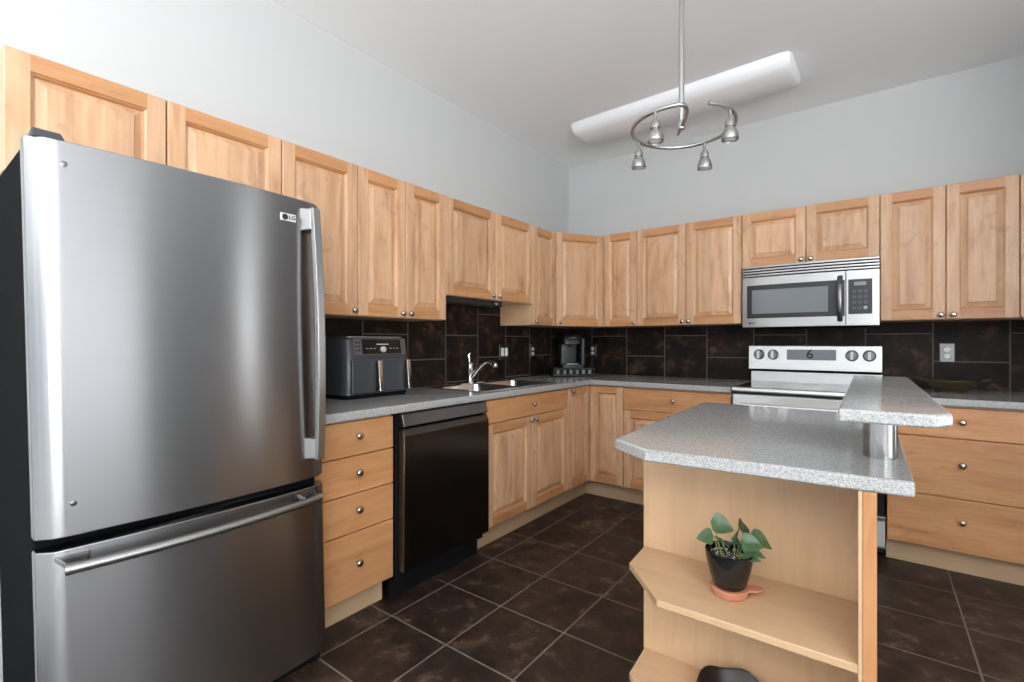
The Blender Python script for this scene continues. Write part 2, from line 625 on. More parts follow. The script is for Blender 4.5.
# tiled splashbacks, laid on the plaster
mb = MB(); mb.box(0.0, 0.008, -2.9, -0.0, 0.80, 1.72)
structure('trim_1', mb, M['splash_left'])
mb = MB(); mb.box(0.008, 3.6, -0.008, 0.0, 0.80, 1.75)
structure('trim_2', mb, M['splash_back'])

# ------------------------------------------------------------------ cabinet kit (front faces -y, width along +x)
def knob(parent, x, z, y):
    mb = MB()
    mb.lathe([(0.0055, 0), (0.0055, 0.012), (0.009, 0.015), (0.0145, 0.019), (0.0155, 0.023), (0.013, 0.028), (0.006, 0.0305)], axis='y', n=20)
    return mb.build('knob', M['nickel'], parent, loc=(x, y, z), smooth=50)

def door_mesh(w, h, t=0.02, fw=0.054):
    """raised panel door, local x 0..w, z 0..h, back at y=0, front at y=-t"""
    mb = MB()
    c = 0.003
    def loop(i, d):
        return [(i, -t + d, i), (w - i, -t + d, i), (w - i, -t + d, h - i), (i, -t + d, h - i)]
    outer_back = [(0, 0, 0), (w, 0, 0), (w, 0, h), (0, 0, h)]
    mb.face(outer_back[::-1], 0)
    mb.grid_faces([outer_back, loop(0, c), loop(c, 0)], True, 0)
    f = -t
    mb.face([(c, f, c), (fw, f, c), (fw, f, h - c), (c, f, h - c)], 0)            # stiles
    mb.face([(w - fw, f, c), (w - c, f, c), (w - c, f, h - c), (w - fw, f, h - c)], 0)
    mb.face([(fw, f, c), (w - fw, f, c), (w - fw, f, fw), (fw, f, fw)], 1)        # rails
    mb.face([(fw, f, h - fw), (w - fw, f, h - fw), (w - fw, f, h - c), (fw, f, h - c)], 1)
    steps = [(0, 0), (0.001, 0.005), (0.007, 0.0085), (0.0085, 0.0155), (0.0125, 0.0155), (0.036, 0.0068), (0.0370, 0.0012)]
    loops = [loop(fw + a, d) for a, d in steps]
    for i in range(len(loops) - 1):
        for j in range(4):
            k = (j + 1) % 4
            mb.face([loops[i][j], loops[i][k], loops[i + 1][k], loops[i + 1][j]], 1 if (j in (0, 2) and i < 4) else 0)
    mb.face(loops[-1], 0)
    return mb

def door(parent, x0, x1, z0, z1, y, knob_at=None, fw=0.054):
    g = 0.0022
    o = door_mesh(x1 - x0 - 2 * g, z1 - z0 - 2 * g, fw=fw).build('door', [M['maple'], M['maple_rail']], parent, loc=(x0 + g, y, z0 + g), smooth=0)
    if knob_at:
        kx, kz = knob_at
        knob(o, kx - x0 - g, kz - z0 - g, -0.02)
    return o

def drawer(parent, x0, x1, z0, z1, y, knob_at=None, name='drawer'):
    g = 0.0018
    mb = MB()
    mb.box(0, x1 - x0 - 2 * g, -0.02, 0, 0, z1 - z0 - 2 * g)
    o = mb.build(name, M['maple_rail'], parent, loc=(x0 + g, y, z0 + g), bevel=0.004)
    if knob_at:
        kx, kz = knob_at
        knob(o, kx - x0 - g, kz - z0 - g, -0.02)
    return o

def carcass(parent, w, d, z0, z1, name='carcass', mat='birch_board', x0=0.0):
    mb = MB()
    mb.box(x0, x0 + w, -d, -0.002, z0, z1)
    return mb.build(name, M[mat], parent, bevel=0.001)

ZT, ZB = 2.083, 1.3315
LFACE = 0.325      # face plane of the left wall cabinets
BFACE = 0.345      # face plane of the back wall cabinets

def wall_cabinet(side, a, b, z0, seams, knobs, label, group=None, z1=None):
    """side L: a..b along Y on the left wall; side B: a..b along X on the back wall"""
    face = LFACE if side == 'L' else BFACE
    z1 = 2.073 if side == 'L' else 2.094
    if side == 'L':
        t = thing('wall_cabinet', label, 'cabinet', (0.0, a, z0), R(90), group)
    else:
        t = thing('wall_cabinet', label, 'cabinet', (a, 0.0, z0), 0, group)
    back = 0.0095
    mb = MB(); mb.box(0.001, b - a - 0.001, -(face - 0.021), -back, 0, z1 - z0)
    mb.build('carcass', M['birch_board'], t, bevel=0.001)
    edges = [a] + seams + [b]
    for i in range(len(edges) - 1):
        k = knobs[i]
        kk = None
        if k is not None:
            kk = (k - a, 0.026)
        door(t, edges[i] - a, edges[i + 1] - a, 0, z1 - z0, -(face - 0.02), kk)
    return t

G = 'maple raised-panel wall cabinets'
wall_cabinet('L', -3.666, -2.867, 1.703, [-3.272], [None, None], 'short two-door maple wall cabinet directly above the refrigerator', G)
wall_cabinet('L', -2.867, -2.500, ZB, [], [-2.527], 'tall single-door maple wall cabinet between the refrigerator top and the air fryer', G)
wall_cabinet('L', -2.500, -1.909, ZB, [-2.207], [-2.237, -2.183], 'tall two-door maple wall cabinet hanging above the air fryer', G)
wall_cabinet('L', -1.909, -1.035, 1.483, [-1.458], [-1.500, -1.438], 'short two-door maple wall cabinet above the kitchen sink', G)
wall_cabinet('L', -1.035, -0.722, ZB, [], [-1.010], 'narrow single-door maple wall cabinet with pale side right of the sink', G)
# diagonal corner cabinet
t = thing('corner_wall_cabinet', 'diagonal-faced maple corner wall cabinet above the coffee maker', 'cabinet', (0, 0, ZB), 0, G)
pA, pB = Vector((LFACE, -0.722)), Vector((0.552, -BFACE))
dv = (pB - pA); dl = dv.length; dn = Vector((dv.y, -dv.x)).normalized()
iA, iB = pA - dn * 0.021, pB - dn * 0.021
mb = MB(); mb.prism([(0.0095, -0.0095), (0.0095, -0.7205), (LFACE - 0.022, -0.7205), (iA.x, iA.y), (iB.x, iB.y), (0.5505, -BFACE + 0.022), (0.5505, -0.0095)], 0, ZT - ZB)
mb.build('carcass', M['birch_board'], t)
ang = math.atan2(dv.y, dv.x)
g = 0.002
dd = door_mesh(dl - 2 * g, ZT - ZB - 0.003).build('door', [M['maple'], M['maple_rail']], t,
     loc=(iA.x + dn.x * 0.001 + dv.x / dl * g, iA.y + dn.y * 0.001 + dv.y / dl * g, 0.0015), rz=ang, smooth=0)
knob(dd, 0.026, 0.026, -0.02)
wall_cabinet('B', 0.552, 0.846, ZB, [], [0.824], 'narrow single-door maple wall cabinet right of the diagonal corner cabinet', G)
wall_cabinet('B', 0.846, 1.629, ZB, [1.237], [1.213, 1.262], 'tall two-door maple wall cabinet left of the microwave', G)
wall_cabinet('B', 1.629, 2.409, 1.718, [2.020], [1.994, 2.047], 'short two-door maple wall cabinet directly above the microwave', G)
wall_cabinet('B', 2.409, 3.008, ZB, [2.711], [2.688, 2.742], 'tall two-door maple wall cabinet right of the microwave', G)
wall_cabinet('B', 3.008, 3.42, ZB, [], [None], 'rightmost maple wall cabinet cut off by the right picture edge', G)

# slim light bar under the short cabinet over the sink
t = thing('under_cabinet_light', 'slim black light bar under the short cabinet above the sink', 'light', (0.0, -1.895, 1.483), R(90))
mb = MB(); mb.box(0, 0.55, -0.285, -0.20, -0.036, -0.0005)
mb.build('housing', M['black'], t, bevel=0.004)
mb = MB(); mb.box(0.03, 0.52, -0.275, -0.21, -0.0395, -0.036)
mb.build('diffuser', M['panel_dark'], t, bevel=0.001)
mb = MB(); mb.box(0.47, 0.50, -0.290, -0.285, -0.024, -0.014)
mb.build('switch', M['text_grey'], t, bevel=0.001)

# ------------------------------------------------------------------ base cabinets
LB, BB = 0.595, 0.66     # face planes
ZC = 0.875               # underside of worktop
GB = 'maple base cabinets'
def base_left(a, b, label, name='base_cabinet', sink=False):
    t = thing(name, label, 'cabinet', (0.0, a, 0.0), R(90), GB)
    w = b - a
    mb = MB()
    if sink:                       # open box so the bowls hang inside it
        mb.box(0.001, 0.017, -(LB - 0.021), -0.0105, 0.125, ZC)
        mb.box(w - 0.017, w - 0.001, -(LB - 0.021), -0.0105, 0.125, ZC)
        mb.box(0.017, w - 0.017, -(LB - 0.021), -0.0105, 0.125, 0.143)
        mb.box(0.017, w - 0.017, -(LB - 0.021), -(LB - 0.037), 0.143, ZC)
    else:
        mb.box(0.001, w - 0.001, -(LB - 0.021), -0.0105, 0.125, ZC)
    mb.build('carcass', M['birch_board'], t)
    mb = MB(); mb.box(0.0, w, -0.51, -0.49, 0.0, 0.1245)
    mb.build('toe_kick', M['kick_board'], t)
    return t

t = base_left(-2.885, -2.497, 'four-drawer maple base cabinet between the refrigerator and the dishwasher', 'drawer_cabinet')
zz = [0.128, 0.397, 0.560, 0.720, 0.869]
kz = [0.267, 0.492, 0.649, 0.805]
for i in range(4):
    drawer(t, 0, 0.388, zz[i], zz[i + 1], -(LB - 0.02), (0.200, kz[i]))

t = base_left(-1.858, -0.979, 'maple sink base cabinet with two doors under a wide false drawer', 'sink_cabinet', True)
drawer(t, 0, 0.879, 0.731, 0.869, -(LB - 0.02), (0.445, 0.804), 'false_drawer')
door(t, 0, 0.4395, 0.135, 0.731, -(LB - 0.02), (0.413, 0.704))
door(t, 0.4395, 0.879, 0.135, 0.731, -(LB - 0.02), (0.468, 0.704))

# corner base cabinet: two doors meeting in the inside corner
t = thing('corner_base_cabinet', 'maple corner base cabinet with two doors meeting at a right angle', 'cabinet', (0, 0, 0), 0, GB)
e = 0.021
mb = MB(); mb.prism([(0.0105, -0.0105), (0.0105, -0.978), (LB - e, -0.978), (LB - e, -(BB - e)), (0.874, -(BB - e)), (0.874, -0.0105)], 0.125, ZC)
mb.build('carcass', M['birch_board'], t)
mb = MB(); mb.prism([(0.49, -0.979), (0.51, -0.979), (0.51, -0.575), (0.875, -0.575), (0.875, -0.555), (0.49, -0.555)], 0, 0.1245)
mb.build('toe_kick', M['kick_board'], t)
w1 = 0.979 - BB
d1 = door_mesh(w1 - 0.003, 0.869 - 0.135, fw=0.050).build('door', [M['maple'], M['maple_rail']], t, loc=(LB - 0.02, -0.9775, 0.135), rz=R(90), smooth=0)
knob(d1, 0.045, 0.712, -0.02)
door_mesh(0.875 - LB - 0.003, 0.869 - 0.135, fw=0.050).build('door', [M['maple'], M['maple_rail']], t, loc=(LB + 0.0015, -(BB - 0.02), 0.135), smooth=0)

def base_back(a, b, label, name='base_cabinet'):
    t = thing(name, label, 'cabinet', (a, 0.0, 0.0), 0, GB)
    w = b - a
    mb = MB(); mb.box(0.001, w - 0.001, -(BB - 0.021), -0.0105, 0.125, ZC)
    mb.build('carcass', M['birch_board'], t)
    mb = MB(); mb.box(0.0, w, -0.575, -0.555, 0.0, 0.1245)
    mb.build('toe_kick', M['kick_board'], t)
    return t
t = base_back(0.876, 1.636, 'maple base cabinet with one wide drawer over two doors left of the range')
drawer(t, 0, 0.76, 0.707, 0.866, -(BB - 0.02), (0.378, 0.795))
door(t, 0, 0.38, 0.128, 0.707, -(BB - 0.02), (0.355, 0.680))
door(t, 0.38, 0.76, 0.128, 0.707, -(BB - 0.02), (0.405, 0.680))
t = base_back(2.436, 3.060, 'wide three-drawer maple base cabinet right of the range', 'drawer_cabinet')
zz = [0.128, 0.402, 0.708, 0.866]
kz = [0.288, 0.577, 0.795]
for i in range(3):
    drawer(t, 0, 0.624, zz[i], zz[i + 1], -(BB - 0.02), (0.308, kz[i]))
t = base_back(3.062, 3.42, 'maple base cabinet at the far right end of the back wall')
drawer(t, 0, 0.358, 0.707, 0.866, -(BB - 0.02), (0.18, 0.795))
door(t, 0, 0.358, 0.128, 0.707, -(BB - 0.02), (0.33, 0.680))

# ------------------------------------------------------------------ worktops
ZW0, ZW = 0.8765, 0.914
def worktop(name, poly, z0, z1, label, cat='worktop', hole=None, parent=None, bevel=0.008):
    mb = MB()
    if hole is None:
        mb.prism(poly, z0, z1)
    o = mb.build(name, M['laminate'], parent, bevel=bevel, seg=3)
    if label:
        tag(o, label, cat)
    return o

# L-shaped worktop with the sink cut-out (made of bands round the opening, welded)
SX0, SX1, SY0, SY1 = 0.085, 0.545, -1.875, -1.045       # sink rim
hx0, hx1, hy0, hy1 = SX0 + 0.015, SX1 - 0.015, SY0 + 0.015, SY1 - 0.015
WX, WY = 0.622, -0.690
bm = bmesh.new()
xs = [0.0095, hx0, hx1, WX, 1.640]
ys = [-2.890, hy0, hy1, WY, -0.0095]
def vtx(x, y):
    return bm.verts.new((x, y, ZW))
V = {}
for i, x in enumerate(xs):
    for j, y in enumerate(ys):
        if i == 4 and j < 3: continue
        V[i, j] = vtx(x, y)
for i in range(4):
    for j in range(4):
        if i == 3 and j < 3: continue
        if i == 1 and j == 1: continue
        bm.faces.new([V[i, j], V[i + 1, j], V[i + 1, j + 1], V[i, j + 1]])
bmesh.ops.recalc_face_normals(bm, faces=bm.faces)
ex = bmesh.ops.extrude_face_region(bm, geom=list(bm.faces))
bmesh.ops.translate(bm, verts=[g_ for g_ in ex['geom'] if isinstance(g_, bmesh.types.BMVert)], vec=(0, 0, ZW0 - ZW))
bmesh.ops.recalc_face_normals(bm, faces=bm.faces)
bmesh.ops.dissolve_limit(bm, angle_limit=0.01, verts=bm.verts, edges=bm.edges)
me = bpy.data.meshes.new('worktop'); bm.to_mesh(me); bm.free()
me.materials.append(M['laminate'])
o = bpy.data.objects.new('worktop', me); col.objects.link(o)
mod = o.modifiers.new('bevel', 'BEVEL'); mod.width = 0.008; mod.segments = 3; mod.limit_method = 'ANGLE'; mod.angle_limit = R(40)
tag(o, 'long L-shaped speckled grey worktop holding the sink and air fryer', 'worktop')
worktop('worktop', [(2.434, -0.0095), (2.434, -0.690), (3.42, -0.690), (3.42, -0.0095)], ZW0, ZW,
        'speckled grey worktop right of the range carrying the dark dish')

# ------------------------------------------------------------------ sink and faucet
t = thing('kitchen_sink', 'stainless double-bowl sink set into the grey worktop', 'sink', (0, 0, ZW))
zr = 0.0042
bw = [(-1.835, -1.480), (-1.445, -1.085)]
bx0, bx1 = 0.165, 0.515
mb = MB()
for (y0, y1) in [(SY0, bw[0][0]), (bw[0][1], bw[1][0]), (bw[1][1], SY1)]:
    mb.box(SX0, SX1, y0, y1, 0.0003, zr)
for (y0, y1) in bw:
    mb.box(SX0, bx0, y0, y1, 0.0003, zr)
    mb.box(bx1, SX1, y0, y1, 0.0003, zr)
mb.build('rim', M['sink_steel'], t)
for (y0, y1) in bw:
    mb = MB()
    def rr(x0, x1, ya, yb, z, rad):
        pts = []
        for (cx, cy, a0) in [(x1 - rad, yb - rad, 0), (x0 + rad, yb - rad, 90), (x0 + rad, ya + rad, 180), (x1 - rad, ya + rad, 270)]:
            for k in range(6):
                a = R(a0 + 18 * k)
                pts.append((cx + rad * math.cos(a), cy + rad * math.sin(a), z))
        return pts
    mb.grid_faces([rr(bx0, bx1, y0, y1, zr, 0.002), rr(bx0 + 0.004, bx1 - 0.004, y0 + 0.004, y1 - 0.004, 0.002, 0.05),
                   rr(bx0 + 0.012, bx1 - 0.012, y0 + 0.012, y1 - 0.012, -0.14, 0.06),
                   rr(bx0 + 0.05, bx1 - 0.05, y0 + 0.05, y1 - 0.05, -0.17, 0.06)], True, 0, False, True)
    bowl = mb.build('bowl', M['sink_steel'], t, smooth=60)
    mb = MB(); mb.lathe([(0.04, 0), (0.04, 0.003), (0.03, 0.004), (0.02, 0.002)], c=((bx0 + bx1) / 2, (y0 + y1) / 2, -0.1695), n=20)
    mb.build('drain', M['chrome'], bowl)
t = thing('kitchen_faucet', 'chrome single-lever kitchen faucet with an arched spout behind the sink', 'faucet', (0.125, -1.497, ZW + zr))
mb = MB(); mb.lathe([(0.030, 0), (0.030, 0.008), (0.024, 0.014), (0.021, 0.03), (0.020, 0.085), (0.023, 0.095), (0.023, 0.125), (0.018, 0.14), (0.008, 0.146)], n=20)
mb.box(-0.024, 0.024, -0.115, 0.115, 0, 0.006)
mb.build('body', M['chrome'], t, smooth=45)
path = []
for k in range(13):
    s = k / 12
    x = 0.018 + 0.205 * s
    z = 0.045 + 0.112 * math.sin(min(1, s * 1.28) * math.pi / 2) - 0.022 * max(0, s - 0.72) / 0.28
    path.append((x, 0.006 * s, z))
mb = MB(); mb.tube(path, 0.0130, 12)
sp_ = mb.build('spout', M['chrome'], t, smooth=60)
mb = MB(); mb.lathe([(0.013, 0.0), (0.016, -0.006), (0.016, -0.022), (0.012, -0.026)], c=(path[-1][0], path[-1][1], path[-1][2] + 0.008), n=16)
mb.build('aerator', M['chrome'], sp_, smooth=60)
mb = MB(); mb.tube([(0, 0, 0.143), (-0.012, 0, 0.165), (-0.014, 0.002, 0.195), (-0.004, 0.004, 0.215)], [0.011, 0.010, 0.012, 0.007], 12)
mb.build('lever', M['chrome'], t, smooth=60)

# ------------------------------------------------------------------ refrigerator (front faces +X), slightly out of plumb
t = thing('refrigerator', 'large stainless steel bottom-freezer refrigerator at the left', 'refrigerator', (0.03, -3.640, 0.0), R(90))
FW = 0.748
lean = lambda x, y, z: (x - 0.020 * z, y, z)
yb = -0.635      # front of the body
mb = MB(); mb.box(0.004, FW - 0.004, yb, -0.03, 0.06, 1.692)
mb.transform(lean).build('body', M['black_matte'], t, bevel=0.006)
def fridge_door(name, z0, z1):
    mb = MB()
    n = 24
    front = []
    for k in range(n + 1):
        s = k / n
        x = FW * s
        # contour front with rounded side edges
        edge = min(s, 1 - s) * FW
        rnd = 0.022 * (1 - math.sqrt(max(0, 1 - (1 - min(1, edge / 0.022)) ** 2)))
        y = -0.700 - 0.024 * (1 - (2 * s - 1) ** 2) + rnd
        front.append((x, y))
    poly = front + [(FW, yb - 0.008), (0, yb - 0.008)]
    mb.prism(poly, z0, z1)
    return mb.transform(lean).build(name, M['steel'], t, bevel=0.004, smooth=35)
fd = fridge_door('door', 0.712, 1.706)
fz = fridge_door('freezer_drawer', 0.066, 0.682)
mb = MB(); mb.box(0.012, FW - 0.012, yb - 0.006, yb, 0.065, 1.69)
mb.transform(lean).build('door_gasket', M['black_matte'], t)
mb = MB(); mb.box(0.01, FW - 0.01, yb - 0.02, yb + 0.03, 0.012, 0.062)
mb.build('kick_grille', M['black_matte'], t, bevel=0.003)
for x in (0.06, FW - 0.06):
    for y in (yb + 0.02, -0.10):
        mb = MB(); mb.lathe([(0.022, 0), (0.022, 0.02), (0.012, 0.022), (0.012, 0.064)], c=(x, y, 0), n=14)
        mb.build('foot', M['black_matte'], t)
mb = MB()
mb.grid_faces([[(0.01, -0.70, 1.683), (0.075, -0.70, 1.683), (0.075, -0.56, 1.683), (0.01, -0.56, 1.683)],
               [(0.014, -0.695, 1.708), (0.066, -0.695, 1.708), (0.066, -0.57, 1.700), (0.014, -0.57, 1.700)]], True, 0, True, True)
mb.transform(lambda x, y, z: (x - 0.02 * z, y, z + 0.019)).build('hinge_cover', M['charcoal'], t, bevel=0.005)
for z in (1.648, 0.795):
    mb = MB(); mb.lathe([(0.0075, 0), (0.0075, 0.0015), (0.004, 0.0028)], c=(0.068 - 0.02 * z, -0.7065, z), axis='y', n=14)
    mb.build('screw_cap', M['grey_steel'], fd, smooth=60)
# vertical handle: flat bowed bar on two blocks
hx = FW - 0.064
path = []
for k in range(25):
    s = k / 24
    z = 0.785 + (1.676 - 0.785) * s
    bow = 1 - (2 * s - 1) ** 2
    path.append((hx + 0.018 + 0.004 * bow, -0.738 - 0.014 * bow, z))
mb = MB()
rings = []
for (x, y, z) in path:
    rings.append([(x - 0.017, y, z), (x - 0.013, y - 0.013, z), (x + 0.013, y - 0.013, z), (x + 0.017, y, z), (x + 0.014, y + 0.007, z), (x - 0.014, y + 0.007, z)])
mb.grid_faces(rings, True, 0, True, True)
hd = mb.transform(lean).build('handle', M['steel_handle'], fd, bevel=0.002, smooth=40)
for (z0, z1, zs) in ((0.786, 0.862, 1), (1.596, 1.676, -1)):
    mb = MB()
    mb.grid_faces([[(hx - 0.022, -0.705, z0), (hx + 0.034, -0.703, z0), (hx + 0.034, -0.703, z1), (hx - 0.022, -0.705, z1)],
                   [(hx + 0.002, -0.742, z0 + 0.004), (hx + 0.034, -0.742, z0 + 0.004), (hx + 0.034, -0.742, z1 - 0.004), (hx + 0.002, -0.742, z1 - 0.004)]], True, 0, True, True)
    mb.transform(lean).build('handle_mount', M['steel_handle'], hd, bevel=0.003)
# freezer handle: round bowed bar
path = []
for k in range(21):
    s = k / 20
    bow = 1 - (2 * s - 1) ** 2
    path.append((0.042 + 0.655 * s, -0.752 - 0.030 * bow, 0.646 + 0.004 * s))
mb = MB(); mb.tube(path, 0.0135, 14)
fh = mb.transform(lean).build('handle', M['steel_handle'], fz, smooth=60)
for x in (0.065, 0.668):
    mb = MB()
    s = (x - 0.042) / 0.655
    yy = -0.752 - 0.030 * (1 - (2 * s - 1) ** 2)
    mb.grid_faces([[(x - 0.035, -0.700, 0.655), (x + 0.035, -0.700, 0.655), (x + 0.035, -0.700, 0.670), (x - 0.035, -0.700, 0.670)],
                   [(x - 0.018, yy + 0.004, 0.643), (x + 0.018, yy + 0.004, 0.643), (x + 0.018, yy + 0.004, 0.656), (x - 0.018, yy + 0.004, 0.656)]], True, 0, True, True)
    mb.transform(lean).build('handle_mount', M['steel_handle'], fh, bevel=0.003)
# maker's badge
mb = MB(); mb.box(0.594, 0.645, -0.7195, -0.700, 1.618, 1.644)
bd = mb.transform(lean).build('badge', M['badge_silver'], fd, bevel=0.001)
mb = MB(); mb.lathe([(0.010, 0), (0.010, 0.0012)], c=(0.608 - 0.033, -0.7195, 1.631), axis='y', n=20)
mb.build('badge_emblem', M['text_dark'], bd)
text_mesh('badge_lettering', 'LG', 0.019, M['text_dark'], bd, (0.632 - 0.033, -0.7200, 1.631), (R(90), 0, 0))

# ------------------------------------------------------------------ dishwasher
t = thing('dishwasher', 'dark stainless dishwasher built in under the long worktop', 'dishwasher', (0.0, -2.487, 0.0), R(90))
DW = 0.612
mb = MB(); mb.box(0.006, DW - 0.006, -0.585, -0.02, 0.10, 0.872)
mb.build('tub', M['black_matte'], t)
mb = MB()
mb.extrude_x([(-0.590, 0.142), (-0.628, 0.142), (-0.632, 0.150), (-0.632, 0.768), (-0.612, 0.800), (-0.590, 0.800)], 0.022, DW - 0.004)
dw = mb.build('door', M['black_steel'], t, bevel=0.003)
mb = MB(); mb.extrude_x([(-0.590, 0.808), (-0.628, 0.812), (-0.612, 0.868), (-0.590, 0.870)], 0.024, DW - 0.006)
mb.build('control_strip', M['grey_steel'], t, bevel=0.003)
mb = MB(); mb.box(0.03, DW - 0.02, -0.600, -0.585, 0.801, 0.8075)
mb.build('handle_recess', M['black_matte'], t)
mb = MB(); mb.box(0.006, DW - 0.006, -0.545, -0.525, 0.0, 0.138)
mb.build('kick_plate', M['black_matte'], t)
mb = MB(); mb.box(0.0185, 0.0215, -0.628, -0.588, 0.145, 0.795)
mb.build('edge_trim', M['steel_bright'], dw)

# ------------------------------------------------------------------ range
t = thing('range', 'stainless electric range with four knobs against the back wall', 'range', (1.650, 0.0, 0.0))
RW = 0.776
mb = MB(); mb.box(0.003, RW - 0.003, -0.665, -0.030, 0.05, 0.905)
mb.build('body', M['black'], t)
mb = MB(); mb.box(0, RW, -0.695, -0.09, 0.9055, 0.919)
mb.build('cooktop', M['black_gloss'], t, bevel=0.003)
mb = MB(); mb.extrude_x([(-0.66, 0.893), (-0.715, 0.893), (-0.722, 0.900), (-0.715, 0.918), (-0.696, 0.921), (-0.66, 0.905)], 0, RW)
mb.build('front_lip', M['range_steel'], t, bevel=0.002)
for (x, y, r_) in [(0.2, -0.54, 0.105), (0.57, -0.54, 0.085), (0.2, -0.24, 0.075), (0.57, -0.24, 0.105), (0.385, -0.22, 0.05)]:
    mb = MB()
    for rad in (r_, r_ * 0.62):
        ring = lambda q, z: [(x + q * math.cos(2 * math.pi * k / 40), y + q * math.sin(2 * math.pi * k / 40), z) for k in range(40)]
        mb.grid_faces([ring(rad, 0.9192), ring(rad, 0.9195), ring(rad - 0.003, 0.9195), ring(rad - 0.003, 0.9192)], True, 0)
    mb.build('burner_ring', M['text_grey'], t)
# backguard: lower riser, dark vent slot, upper control panel
mb = MB(); mb.box(-0.010, RW + 0.000, -0.090, -0.012, 0.9055, 0.990)
mb.build('back_riser', M['range_steel'], t, bevel=0.002)
mb = MB(); mb.box(-0.005, RW - 0.005, -0.080, -0.012, 0.9905, 1.006)
vt = mb.build('vent_slot', M['black_matte'], t)
mb = MB(); mb.extrude_x([(-0.012, 1.0065), (-0.100, 1.0065), (-0.090, 1.176), (-0.012, 1.178)], -0.026, RW - 0.002)
cp = mb.build('control_panel', M['range_steel'], t, bevel=0.003)
def panel_y(z): return -0.100 + 0.010 * (z - 1.0065) / 0.1695
for x in (0.045, 0.138, 0.611, 0.706):
    z = 1.113
    mb = MB(); mb.lathe([(0.037, 0.0), (0.037, 0.006), (0.033, 0.008), (0.0315, 0.026), (0.028, 0.030)], axis='y', n=28)
    kb = mb.build('control_knob', M['grey_steel'], cp, loc=(x, panel_y(z) + 0.001, z), smooth=40)
    mb = MB(); mb.box(-0.009, 0.009, -0.046, -0.029, -0.028, 0.028)
    mb.build('knob_grip', M['white_plastic'], kb, bevel=0.003)
mb = MB(); mb.extrude_x([(panel_y(1.078) + 0.001, 1.078), (panel_y(1.078) - 0.002, 1.078), (panel_y(1.150) - 0.002, 1.150), (panel_y(1.150) + 0.001, 1.150)], 0.226, 0.522)
ds = mb.build('display', M['screen_grey'], cp, bevel=0.0008)
text_mesh('display_character', '6', 0.088, M['text_dark'], ds, (0.368, panel_y(1.118) - 0.0027, 1.116), (R(86.6), 0, 0))
mb = MB(); mb.lathe([(0.008, 0), (0.008, 0.0015)], axis='y', n=16, c=(-0.002, panel_y(1.035) + 0.0003, 1.035))
mb.build('emblem', M['white_plastic'], cp)
text_mesh('lettering', 'LG', 0.02, M['white_plastic'], cp, (0.024, panel_y(1.035) - 0.0006, 1.035), (R(86.6), 0, 0))
# oven door and lower drawer
mb = MB(); mb.box(0.002, RW - 0.002, -0.708, -0.667, 0.268, 0.780)
od = mb.build('oven_door', M['black_gloss'], t, bevel=0.004)
mb = MB(); mb.box(0.002, RW - 0.002, -0.712, -0.667, 0.7805, 0.876)
mb.build('door_band', M['range_steel'], od, bevel=0.004)
mb = MB(); mb.box(0.10, RW - 0.10, -0.7105, -0.707, 0.36, 0.70)
mb.build('oven_window', M['panel_dark'], od, bevel=0.001)
mb = MB(); mb.tube([(0.06, -0.752, 0.815), (RW - 0.06, -0.752, 0.815)], 0.013, 14)
mb.box(0.09, 0.11, -0.752, -0.706, 0.806, 0.824); mb.box(RW - 0.11, RW - 0.09, -0.752, -0.706, 0.806, 0.824)
mb.build('oven_handle', M['range_steel'], od, smooth=50)
mb = MB(); mb.extrude_x([(-0.667, 0.085), (-0.712, 0.085), (-0.720, 0.10), (-0.712, 0.235), (-0.726, 0.262), (-0.667, 0.262)], 0.004, RW + 0.004)
mb.build('storage_drawer', M['range_steel'], t, bevel=0.003)
for x in (0.06, RW - 0.06):
    for y in (-0.60, -0.10):
        mb = MB(); mb.lathe([(0.02, 0), (0.02, 0.015), (0.012, 0.017), (0.012, 0.052)], c=(x, y, 0), n=12)
        mb.build('foot', M['black_matte'], t)

# ------------------------------------------------------------------ microwave
t = thing('microwave', 'stainless over-the-range microwave mounted under the short cabinet', 'microwave', (1.642, 0.0, 1.302))
MW, MH = 0.766, 0.4145
mb = MB(); mb.box(0.004, MW - 0.004, -0.375, -0.010, 0.004, MH)
mb.build('case', M['black'], t, bevel=0.003)
def bow(x): return -0.385 - 0.022 * (1 - (2 * x / MW - 1) ** 2)
def bowed(name, x0, x1, z0, z1, yo, yi, mat, parent, bevel=0.002, n=14):
    mb = MB()
    fr = [(x0 + (x1 - x0) * k / n) for k in range(n + 1)]
    poly = [(x, bow(x) + yo) for x in fr] + [(x, bow(x) + yi) for x in reversed(fr)]
    mb.prism(poly, z0, z1)
    return mb.build(name, mat, parent, bevel=bevel, smooth=35)
for k in range(4):
    z1 = MH - 0.0015 - k * 0.0185
    bowed('grille_slat', 0.0, MW, z1 - 0.0105, z1, 0.0, 0.016, M['steel_bright'], t, 0.001)
bowed('grille_back', 0.004, MW - 0.004, MH - 0.072, MH - 0.002, 0.014, 0.028, M['black_matte'], t, 0)
dr = bowed('door', 0.0, 0.596, 0.002, 0.340, 0.0, 0.03, M['steel_bright'], t)
bowed('window_frame', 0.030, 0.592, 0.062, 0.285, -0.0025, 0.0005, M['panel_dark'], dr, 0.001)
bowed('window', 0.062, 0.505, 0.092, 0.252, -0.0035, -0.002, M['window_grey'], dr, 0.0005)
path = [(0.568, bow(0.568) - 0.006 - 0.040 * math.sin(math.pi * k / 16) ** 0.6, 0.034 + 0.272 * k / 16) for k in range(17)]
mb = MB(); mb.tube(path, 0.0115, 12, flat=(1.25, 0.8))
mb.build('handle', M['grey_steel'], dr, smooth=60)
mb = MB(); mb.lathe([(0.007, 0), (0.007, 0.0012)], axis='y', n=16, c=(0.050, bow(0.05) + 0.0002, 0.030))
mb.build('emblem', M['text_dark'], dr)
